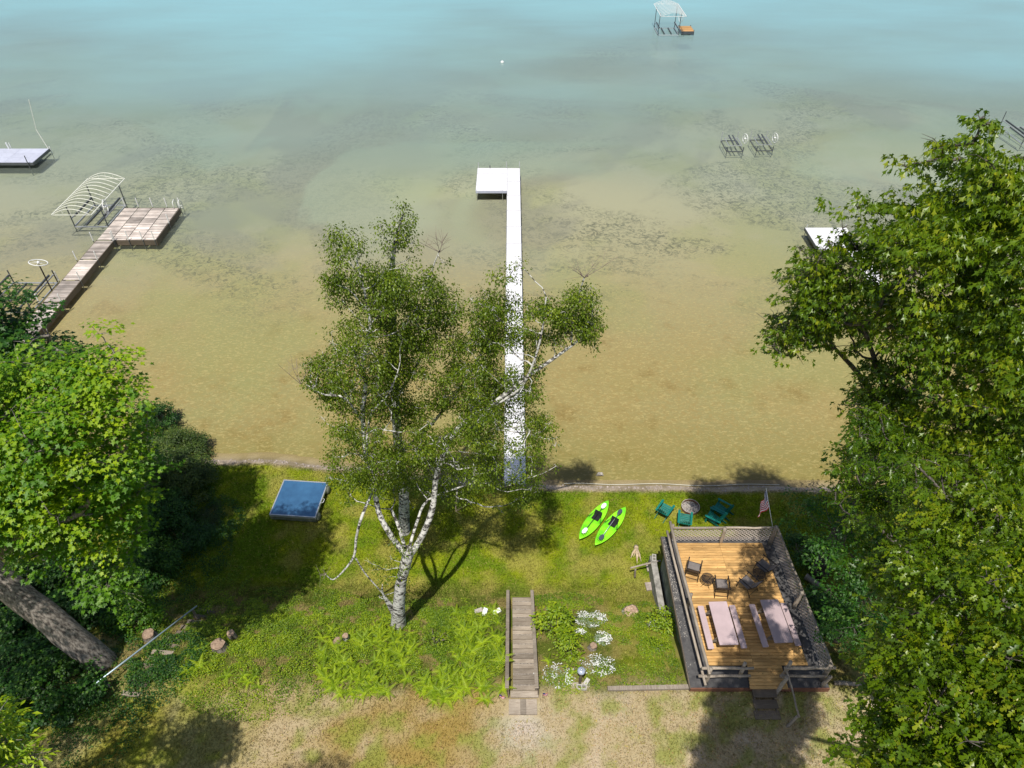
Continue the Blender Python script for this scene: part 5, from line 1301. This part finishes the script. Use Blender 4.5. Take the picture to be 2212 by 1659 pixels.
cA += crown_clumps([(1900, 830), (2240, 800), (2260, 1120), (1960, 1120)], 46, lambda x, y: 26.5, (.6, 1.0), 2.0, .6, .03, ts=-.1)
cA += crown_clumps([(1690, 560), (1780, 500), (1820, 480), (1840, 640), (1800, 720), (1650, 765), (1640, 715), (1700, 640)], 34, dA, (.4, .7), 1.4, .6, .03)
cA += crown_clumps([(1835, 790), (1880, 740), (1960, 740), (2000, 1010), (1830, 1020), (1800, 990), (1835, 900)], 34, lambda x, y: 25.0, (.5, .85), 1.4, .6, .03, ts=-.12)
cA += crown_clumps([(2150, 340), (2250, 320), (2270, 800), (2100, 800), (2080, 500)], 30, dA, (.6, 1.0), 2.0, .6, .03)
cA += crown_clumps([(1650, 700), (1700, 660), (1800, 640), (1850, 700), (1850, 790), (1760, 745), (1655, 770)], 26, dA, (.35, .6), 1.2, .6, .02, holes=((1760, 750, 12),))
cA += [(tuple(GD(x, y, d)), r, .65, .02) for x, y, d, r in ((2120, 250, 20.3, .30), (2135, 262, 20.2, .3), (2122, 262, 20.3, .38), (2105, 300, 20.3, .5), (2135, 335, 20, .6), (1672, 742, 23.6, .42), (1700, 720, 23.6, .5), (1740, 735, 23.8, .5), (1690, 765, 23.7, .3), (1725, 640, 23, .6), (1760, 560, 22.5, .7), (1850, 430, 21.5, .75), (1960, 350, 21, .6), (2040, 310, 20.6, .5))]
grow(sk[6:] + lm, cA, OA, M_oakbark, .013, thin=.009, maxr=.09)
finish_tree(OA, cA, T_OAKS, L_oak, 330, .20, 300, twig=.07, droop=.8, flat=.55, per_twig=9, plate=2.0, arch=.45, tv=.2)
# ---- near oak at right
p = Vector((15.5, 7.5, 3.0))
OB = thing('oak_tree', 'nearest oak filling the lower right corner with large lobed leaves', 'tree', p, group='trees on the right of the plot')
sk = trunkpart(OB, [((15.5, 7.5, 2.6), .40), ((15.2, 7.4, 8), .32), ((14.2, 7.2, 13), .22), ((12.5, 7.4, 18), .10)], M_oakbark)
lm = trunkpart(OB, [((15, 7.5, 9.5), .18), ((12.5, 10.5, 13), .13), ((10, 12.6, 15), .05)], M_oakbark, 'limb', 8) + trunkpart(OB, [((15, 7.4, 9), .18), ((12, 7, 12.5), .12), ((9.2, 6.6, 15), .05)], M_oakbark, 'limb', 8) + trunkpart(OB, [((15, 7.4, 10), .16), ((13, 9.5, 14), .10), ((11.5, 11, 17), .05)], M_oakbark, 'limb', 8)
polyB = [(2000, 925), (2060, 940), (2110, 1010), (2200, 1060), (2330, 1100), (2500, 1300), (2500, 1900), (1850, 1900), (1835, 1650), (1880, 1590), (1850, 1540), (1885, 1470), (1870, 1400), (1900, 1330), (1880, 1230), (1930, 1150), (1960, 1080), (1975, 990)]
dB = lambda x, y: 16.8 - (y - 925) / 735 * 2.6
cB = crown_clumps(polyB, 210, dB, (.36, .72), 2.0, .6, .012)
cB += crown_clumps([(1800, 880), (1900, 860), (1990, 950), (2000, 1350), (1890, 1340), (1865, 1250), (1830, 1150), (1800, 1060), (1790, 960)], 40, lambda x, y: 20.8 - (y - 900) / 450 * 2.2, (.28, .6), 1.3, .6, .02, ts=-.26)  # leaf tint darkened to stand in for shade from the nearer crown
grow(sk[5:] + lm, cB, OB, M_oakbark, .010, thin=.006, maxr=.07)
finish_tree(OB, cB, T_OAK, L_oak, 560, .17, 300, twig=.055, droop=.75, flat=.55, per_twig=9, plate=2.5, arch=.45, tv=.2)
# lower darker limbs behind the near oak
p = Vector((14.3, 16.0, 1.6))
UC = thing('maple_tree', 'shaded deep green maple squeezed between the lattice fence and the oaks', 'tree', p, group='trees on the right of the plot')
sk = trunkpart(UC, [((14.3, 16, 1.4), .22), ((14.4, 16, 5), .16), ((14.2, 16.3, 9), .08)], M_oakbark)
polyC = [(1790, 905), (1880, 900), (2100, 950), (2250, 1100), (2250, 1500), (1990, 1480), (1900, 1490), (1870, 1440), (1800, 1410), (1770, 1360), (1780, 1290), (1745, 1230), (1730, 1160), (1685, 1020), (1735, 1000), (1745, 1050), (1790, 1040), (1775, 960)]
dC = lambda x, y: (Vector((0, 0, CAM_H)) - G(x, y, 7.2 + (x - 1700) / 500 * 2.0)).length
cC = crown_clumps(polyC, 170, dC, (.5, .95), 1.8, .6, .012)
grow(sk, cC, UC, M_oakbark, .010, thin=.007, maxr=.07)
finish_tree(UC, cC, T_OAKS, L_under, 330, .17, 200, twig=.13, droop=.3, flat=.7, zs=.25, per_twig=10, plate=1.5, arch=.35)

# ---- left maple
p = Vector((-18.0, 14.8, tz(-18, 14.8)))
ML = thing('maple_tree', 'large bright green maple at left with thick leaning furrowed trunk', 'tree', p, group='trees on the left of the plot')
b0 = GT(215, 1432); t1 = GY(110, 1340, b0.y + .2); t2 = GY(0, 1252, b0.y + .6); t3 = GY(-110, 1150, b0.y + 1.2)
sk = trunkpart(ML, [(b0 + Vector((0, 0, -.4)), .66), (b0 + Vector((0, 0, .5)), .55), (t1, .52), (t2, .50), (t3, .45), (t3 + Vector((.5, 1, 3.5)), .34), (t3 + Vector((1.5, 1.5, 7)), .2)], M_bark, n=18, jit=.07)
lm = trunkpart(ML, [(t3 + Vector((.2, .6, 2)), .22), (GD(120, 1130, 27), .14), (GD(250, 1000, 25.5), .06)], M_bark, 'limb', 8) + trunkpart(ML, [(t3 + Vector((.2, .6, 2.5)), .22), (GD(60, 960, 26), .14), (GD(200, 820, 25), .05)], M_bark, 'limb', 8)
polyD = [(-60, 760), (60, 740), (150, 735), (170, 700), (215, 690), (250, 735), (285, 765), (300, 830), (340, 880), (320, 905), (345, 960), (352, 1010), (320, 1060), (310, 1120), (325, 1160), (280, 1190), (315, 1240), (290, 1290), (250, 1310), (190, 1290), (150, 1300), (120, 1250), (40, 1220), (0, 1180), (-80, 1180), (-200, 1200), (-250, 900)]
dD = lambda x, y: 25.2 + (y - 700) / 600 * 3.2 - .002 * abs(x - 120)
cD = crown_clumps(polyD, 185, dD, (.6, 1.15), 2.8, .42, .016, ts=.02)
cD += [(tuple(GD(x, y, d)), r, .45, .22) for x, y, d, r in ((210, 715, 24.4, .55), (245, 760, 24.2, .7), (175, 990, 23.8, .8), (60, 1040, 23.6, .9), (120, 1110, 24, .7), (280, 850, 24.4, .6), (200, 880, 24, .7), (215, 1190, 26, .7))]
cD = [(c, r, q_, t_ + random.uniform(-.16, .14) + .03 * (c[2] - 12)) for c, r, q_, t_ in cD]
cD += [((x, y, z), r, .5, 0) for x, y, z, r in ((-19.5, 13, 13.5, 1.6), (-21, 12, 14, 1.7), (-19.2, 10.8, 13, 1.5), (-21.5, 14.5, 13, 1.7), (-22.5, 11, 14, 1.6), (-18.6, 9.2, 13, 1.4), (-20.6, 9.4, 13.6, 1.5), (-23, 16, 12, 1.7), (-24, 13.4, 13, 1.6))]
grow(sk[10:] + lm, cD, ML, M_bark, .012, thin=.008, maxr=.09)
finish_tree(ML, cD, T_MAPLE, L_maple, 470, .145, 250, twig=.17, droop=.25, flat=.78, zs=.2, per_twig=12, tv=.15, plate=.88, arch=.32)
# ---- darker tree at the upper left
p = Vector((-23.5, 21, 0))
MU = thing('maple_tree', 'darker green maple reaching over the dock foot at the far left', 'tree', p, group='trees on the left of the plot')
lo = GD(0, 950, 31); hi = GD(100, 770, 30.2)
sk = trunkpart(MU, [((-23.5, 21, -.2), .34), ((-23, 21.5, 5), .30), (lo, .26), (hi, .12), (GD(105, 725, 29.5), .05)], M_bark)
polyU = [(-200, 560), (0, 590), (50, 600), (70, 620), (105, 640), (112, 680), (160, 700), (160, 760), (110, 800), (70, 850), (20, 880), (-60, 900), (-250, 900)]
cU = crown_clumps(polyU, 75, lambda x, y: 29.5 + (y - 600) / 300 * 2, (.7, 1.2), 2.5, .45, .016, holes=((55, 760, 20),))
cU += crown_clumps([(-60, 880), (60, 860), (120, 900), (90, 1000), (40, 1080), (-60, 1100)], 22, lambda x, y: 31, (.5, .9), 1.5, .45, .016)
grow(sk[6:], cU, MU, M_bark, .012, thin=.008, maxr=.09)
finish_tree(MU, cU, T_MAPLE, L_maple2, 400, .155, 120, twig=.17, droop=.25, flat=.78, zs=.2, per_twig=12, plate=1.0, arch=.32)
# ---- near corner tree lower left and the one beyond the frame that shades the grass
p = Vector((-17.5, 6.5, 3.0))
MN = thing('ash_tree', 'yellow green ash reaching in at the lower left corner', 'tree', p, group='trees on the left of the plot')
sk = trunkpart(MN, [((-17.5, 6.5, 2.7), .3), ((-17.2, 6.8, 8), .22), ((-16.0, 7.2, 12.5), .08)], M_bark)
polyN = [(-300, 1450), (-60, 1520), (10, 1528), (25, 1580), (50, 1600), (40, 1650), (20, 1720), (-40, 1800), (-300, 1850)]
cN = crown_clumps(polyN, 46, lambda x, y: 22.5, (.35, .8), 1.6, .6, .02, ts=-.08)
cN += [((x, y, z), r, .5, .0) for x, y, z, r in ((-14.9, 7.4, 12.2, .6), (-15.4, 8.5, 11.4, .9), (-16.2, 5.8, 12.6, 1.1), (-17.4, 8.4, 11.8, 1.2), (-15.6, 6.6, 13.2, .9), (-18.6, 6.4, 12.6, 1.2))]
cN += [(tuple(GD(x, y, 22.2)), r, .5, .22) for x, y, r in ((15, 1600, .45), (45, 1622, .35), (20, 1645, .4), (75, 1640, .25), (5, 1560, .35))]
grow(sk[4:], cN, MN, M_bark, .016)
finish_tree(MN, cN, T_NARROW, L_yellow, 620, .20, 60, twig=.14, droop=.35, flat=.7, per_twig=9)
p = Vector((-10.0, -1.5, 3.0))
MB_ = thing('maple_tree', 'maple behind the lower edge of the view whose crown shades the dry grass', 'tree', p)
sk = trunkpart(MB_, [((-10, -1.5, 2.7), .36), ((-9.9, -1.4, 10), .28), ((-9.8, -1.2, 18), .18), ((-9.6, -.8, 23), .06)], M_bark)
cM = [((x, y, z), r, .55, 0) for x, y, z, r in ((-9.0, 1.0, 25.0, .6), (-8.2, .9, 24.8, .45), (-9.8, .9, 24.6, .6), (-7.6, .6, 24.4, .4), (-9.3, .2, 24.0, .9), (-10.6, .6, 24.2, .7), (-8.4, -.4, 24.2, .8), (-11.4, 0.0, 23.5, .9), (-10.2, -1.2, 23.8, 1.2), (-8.6, -1.8, 22.5, 1.2), (-11.5, -2.2, 22.0, 1.3))]
grow(sk[3:], cM, MB_, M_bark, .02); finish_tree(MB_, cM, T_LEAF, L_maple, 600, .18, 0, twig=.22)

# ---- birches in the middle
p = GT(862, 1352); BY = p.y
BI = thing('birch_tree', 'big forked white birch in the middle, leaning over the lawn', 'tree', p, group='white birches in the middle')
def by_(px, py, y): return GY(px, py, y)
f0 = by_(880, 1190, BY + .3)
def chain(pts): return [(by_(x, y, Y_), r) for x, y, Y_, r in pts]
sk = trunkpart(BI, [(p + Vector((0, 0, -.4)), .50), (p + Vector((0, 0, .25)), .34), (by_(862, 1300, BY), .26), (by_(868, 1250, BY + .1), .23), (by_(882, 1195, BY + .3), .23), (f0 + Vector((0, .02, .15)), .17)], M_birch, n=16)
L1 = chain([(884, 1200, BY + .3, .22), (908, 1165, BY + .6, .20), (934, 1100, BY + 1.2, .19), (945, 1020, BY + 1.8, .17), (985, 930, BY + 2.4, .15), (1070, 868, BY + 3, .13), (1130, 820, BY + 3.3, .12), (1195, 775, BY + 3.5, .10), (1250, 735, BY + 3.7, .06), (1282, 700, BY + 3.8, .03)])
L2 = chain([(872, 1195, BY + .3, .19), (840, 1150, BY + .6, .18), (818, 1105, BY + 1.0, .17), (806, 1040, BY + 1.6, .16), (792, 990, BY + 2.0, .15), (784, 900, BY + 2.6, .14), (790, 830, BY + 3, .13), (783, 786, BY + 3.1, .12), (800, 700, BY + 3.4, .09), (770, 560, BY + 3.6, .04)])
L3 = chain([(876, 1190, BY + .3, .12), (862, 1140, BY + .9, .11), (845, 1100, BY + 1.5, .08)])
L4 = chain([(884, 1185, BY + .4, .10), (900, 1130, BY + 1.2, .09), (925, 1080, BY + 2.0, .08), (1000, 1050, BY + 2.6, .05)])
L5 = chain([(1060, 880, BY + 3, .09), (1120, 842, BY + 3.1, .08), (1150, 790, BY + 3.2, .07), (1170, 720, BY + 3.4, .06), (1180, 640, BY + 3.6, .03)])
L6 = chain([(1235, 745, BY + 3.7, .05), (1238, 690, BY + 3.8, .045), (1250, 640, BY + 3.9, .035), (1262, 600, BY + 4, .035)])
L7 = chain([(782, 910, BY + 2.6, .08), (745, 860, BY + 2.8, .07), (700, 852, BY + 3.0, .05), (660, 830, BY + 3.1, .02)])
L8 = chain([(792, 985, BY + 2.0, .09), (800, 900, BY + 2.4, .07), (840, 850, BY + 2.6, .04), (860, 800, BY + 2.7, .02)])
limbs = []
for L_ in (L1, L2, L3, L4, L5, L6, L7, L8): limbs += trunkpart(BI, L_, M_birch, 'limb', 9)
# drooping dead limb at left
dl = [(by_(782, 1115, BY + .4), .06), (by_(770, 1160, BY + .3), .055), (by_(765, 1200, BY + .1), .05), (by_(745, 1230, BY), .04), (by_(720, 1252, BY), .03), (by_(703, 1240, BY), .015)]
trunkpart(BI, [(by_(806, 1060, BY + 1.5), .05)] + dl, M_birch, 'dead_limb', 7)
trunkpart(BI, [(by_(768, 1205, BY + .1), .035), (by_(790, 1240, BY), .03), (by_(825, 1280, BY), .03), (by_(848, 1310, BY), .06)], M_birch, 'dead_limb', 7)
trunkpart(BI, [(by_(826, 1262, BY), .012), (by_(828, 1285, BY), .05), (p + Vector((-.1, 0, .9)), .12)], M_birch, 'side_stub', 8)
def lobe(poly, n, r, Yc, th=1.6, **kw):
    return crown_clumps(poly, n, lambda x, y: (by_(x, y, Yc(x, y)) - Vector((0, 0, CAM_H))).length, r, th, .75, .014, **kw)
Yf = lambda x, y: BY + 3.6 + (900 - y) / 500 * .8
c1_ = lobe([(740, 480), (790, 500), (805, 560), (880, 560), (960, 580), (965, 640), (900, 700), (880, 800), (860, 900), (800, 960), (700, 890), (650, 830), (660, 780), (720, 740), (690, 650), (690, 600), (680, 540), (700, 495)], 150, (.24, .52), Yf, holes=((800, 820, 12), (765, 855, 12), (720, 880, 14)))
c1_ += lobe([(1165, 560), (1155, 620), (1190, 640), (1240, 620), (1285, 620), (1305, 690), (1290, 760), (1240, 735), (1190, 800), (1180, 860), (1205, 930), (1150, 990), (1080, 960), (1040, 880), (1000, 760), (1010, 640), (1060, 590), (1100, 555)], 150, (.24, .50), Yf, holes=((1205, 785, 14), (1130, 845, 12), (1270, 715, 8)))
c1_ += lobe([(1170, 640), (1240, 610), (1290, 620), (1310, 690), (1285, 760), (1235, 730), (1195, 770), (1170, 720)], 34, (.22, .42), Yf)
c1_ += lobe([(655, 780), (700, 735), (740, 760), (740, 850), (700, 900), (650, 840)], 14, (.2, .38), Yf)
c1_ += lobe([(690, 900), (800, 940), (900, 900), (1000, 900), (1100, 920), (1200, 900), (1205, 1000), (1170, 1080), (1090, 1115), (1000, 1095), (900, 1070), (850, 1080), (790, 1110), (735, 1090), (700, 1010)], 135, (.26, .52), lambda x, y: BY + 2.6, 2.0, holes=((935, 1090, 20), (820, 1085, 12), (1040, 1010, 8), (868, 1075, 12)))
c1_ += lobe([(690, 900), (760, 900), (860, 930), (960, 900), (1060, 870), (1150, 900), (1190, 960), (1150, 1060), (1090, 1100), (1010, 1060), (960, 1010), (900, 1040), (850, 1070), (790, 1080), (730, 1050)], 85, (.24, .46), lambda x, y: BY + .6, 1.0, holes=((935, 1090, 22), (868, 1075, 14)))
c1_ += lobe([(700, 700), (830, 700), (860, 880), (830, 960), (760, 960), (700, 840)], 40, (.22, .42), lambda x, y: BY + 2.0, .8, holes=((785, 905, 14), (795, 860, 10)))
c1_ += lobe([(980, 800), (1100, 760), (1180, 830), (1180, 930), (1080, 960), (980, 920)], 34, (.22, .42), lambda x, y: BY + 2.0, .8, holes=((1100, 850, 20), (1140, 820, 14)))
c1_ += [(tuple(by_(x, y, BY + .2)), r, .8, 0) for x, y, r in ((850, 1165, .3), (868, 1190, .28), (880, 1215, .25), (895, 1180, .22), (860, 1225, .35), (875, 1250, .30), (835, 1245, .34), (815, 1230, .26), (800, 1215, .22), (845, 1205, .25), (860, 1300, .18), (820, 1290, .2), (870, 1275, .2))]
def keepdock(c):
    d = Vector(c[0]) - Vector((0, 0, CAM_H)); f_ = Vector((0, math.cos(PITCH), -math.sin(PITCH))); px = CX + FPX * d.x / d.dot(f_)
    return not (1078 < px < 1145 and random.random() < .62)
c1_ = [c for c in c1_ if keepdock(c) and random.random() < .92]
grow(sk[-3:] + limbs, c1_, BI, M_birch, .008, thin=.005, maxr=.05)
finish_tree(BI, c1_, T_LEAF, L_birch, 1750, .10, 0, twig=.13, droop=.9, flat=.4, per_twig=14, zs=.9)
# twiggy dead tips
Y2t = GT(874, 1148).y
mb = MB()
for (bx, by2, Yy, n_) in ((1262, 600, BY + 4, 9), (950, 545, Y2t - .4, 9), (650, 830, BY + 3, 5), (703, 1240, BY, 5), (985, 1105, BY + 2, 3)):
    o_ = by_(bx, by2, Yy)
    for k in range(n_):
        d = Vector((random.gauss(0, .5), random.gauss(0, .4), random.uniform(.5, 1.3))) * random.uniform(.5, 1.1)
        if by2 > 1200: d *= .45; d.z *= -.1; d.x -= .12
        e1 = o_ + d * .5 + Vector((random.uniform(-.1, .1), 0, 0)); e2 = o_ + d
        mb.tube([o_, e1, e2], [.012, .008, .004], 4, cap=False)
        for q in range(2): mb.tube([e1, e1 + Vector((random.gauss(0, .3), random.gauss(0, .3), random.uniform(.1, .5)))], [.006, .003], 4, cap=False)
mb.build('bare_twigs', M_twig, BI, world=True)

p2 = GT(874, 1148); Y2 = p2.y
B2_ = thing('birch_tree', 'second birch with a speckled white trunk rising from the lawn behind the forked one', 'tree', p2, group='white birches in the middle')
sk = trunkpart(B2_, [(p2 + Vector((0, 0, -.3)), .42), (p2 + Vector((0, 0, .3)), .30), (by_(872, 1060, Y2), .25), (by_(862, 980, Y2), .23), (by_(855, 880, Y2), .20), (by_(850, 760, Y2), .17), (by_(848, 640, Y2 - .2), .13), (by_(849, 550, Y2 - .4), .09), (by_(868, 470, Y2 - .4), .04)], M_birch, n=14)
l_ = trunkpart(B2_, chain([(860, 980, Y2, .13), (920, 930, Y2 - .6, .11), (1000, 830, Y2 - .6, .09), (1050, 740, Y2 - .4, .05), (1080, 640, Y2 - .4, .03)]), M_birch, 'limb', 8) + trunkpart(B2_, chain([(856, 860, Y2, .11), (905, 780, Y2 - .5, .09), (925, 700, Y2 - .5, .07), (930, 600, Y2 - .4, .04), (950, 540, Y2 - .4, .035)]), M_birch, 'limb', 8)
Y2f = lambda x, y: Y2 - .5
c2_ = lobe([(850, 438), (900, 452), (905, 500), (885, 560), (840, 560), (805, 490), (850, 480)], 22, (.18, .34), Y2f, .8)
c2_ += lobe([(790, 560), (850, 600), (950, 560), (985, 620), (1010, 680), (1060, 600), (1150, 650), (1150, 800), (1120, 900), (1060, 960), (960, 980), (860, 960), (830, 860), (800, 700)], 230, (.26, .56), lambda x, y: Y2 - 1.2, 1.8, holes=((915, 818, 12), (1000, 840, 8), (945, 600, 10)))
c2_ += lobe([(770, 960), (900, 960), (1000, 980), (1040, 1060), (960, 1130), (900, 1100), (820, 1090), (770, 1040)], 60, (.25, .5), Y2f, 1.2, holes=((872, 1085, 16), (935, 1090, 18)))
c2_ = [c for c in c2_ if keepdock(c) and random.random() < .85]
grow(sk[8:] + l_, c2_, B2_, M_birch, .008, thin=.005, maxr=.05)
finish_tree(B2_, c2_, T_LEAF, L_birch, 1750, .102, 0, twig=.13, droop=.9, flat=.4, per_twig=14, zs=.9)
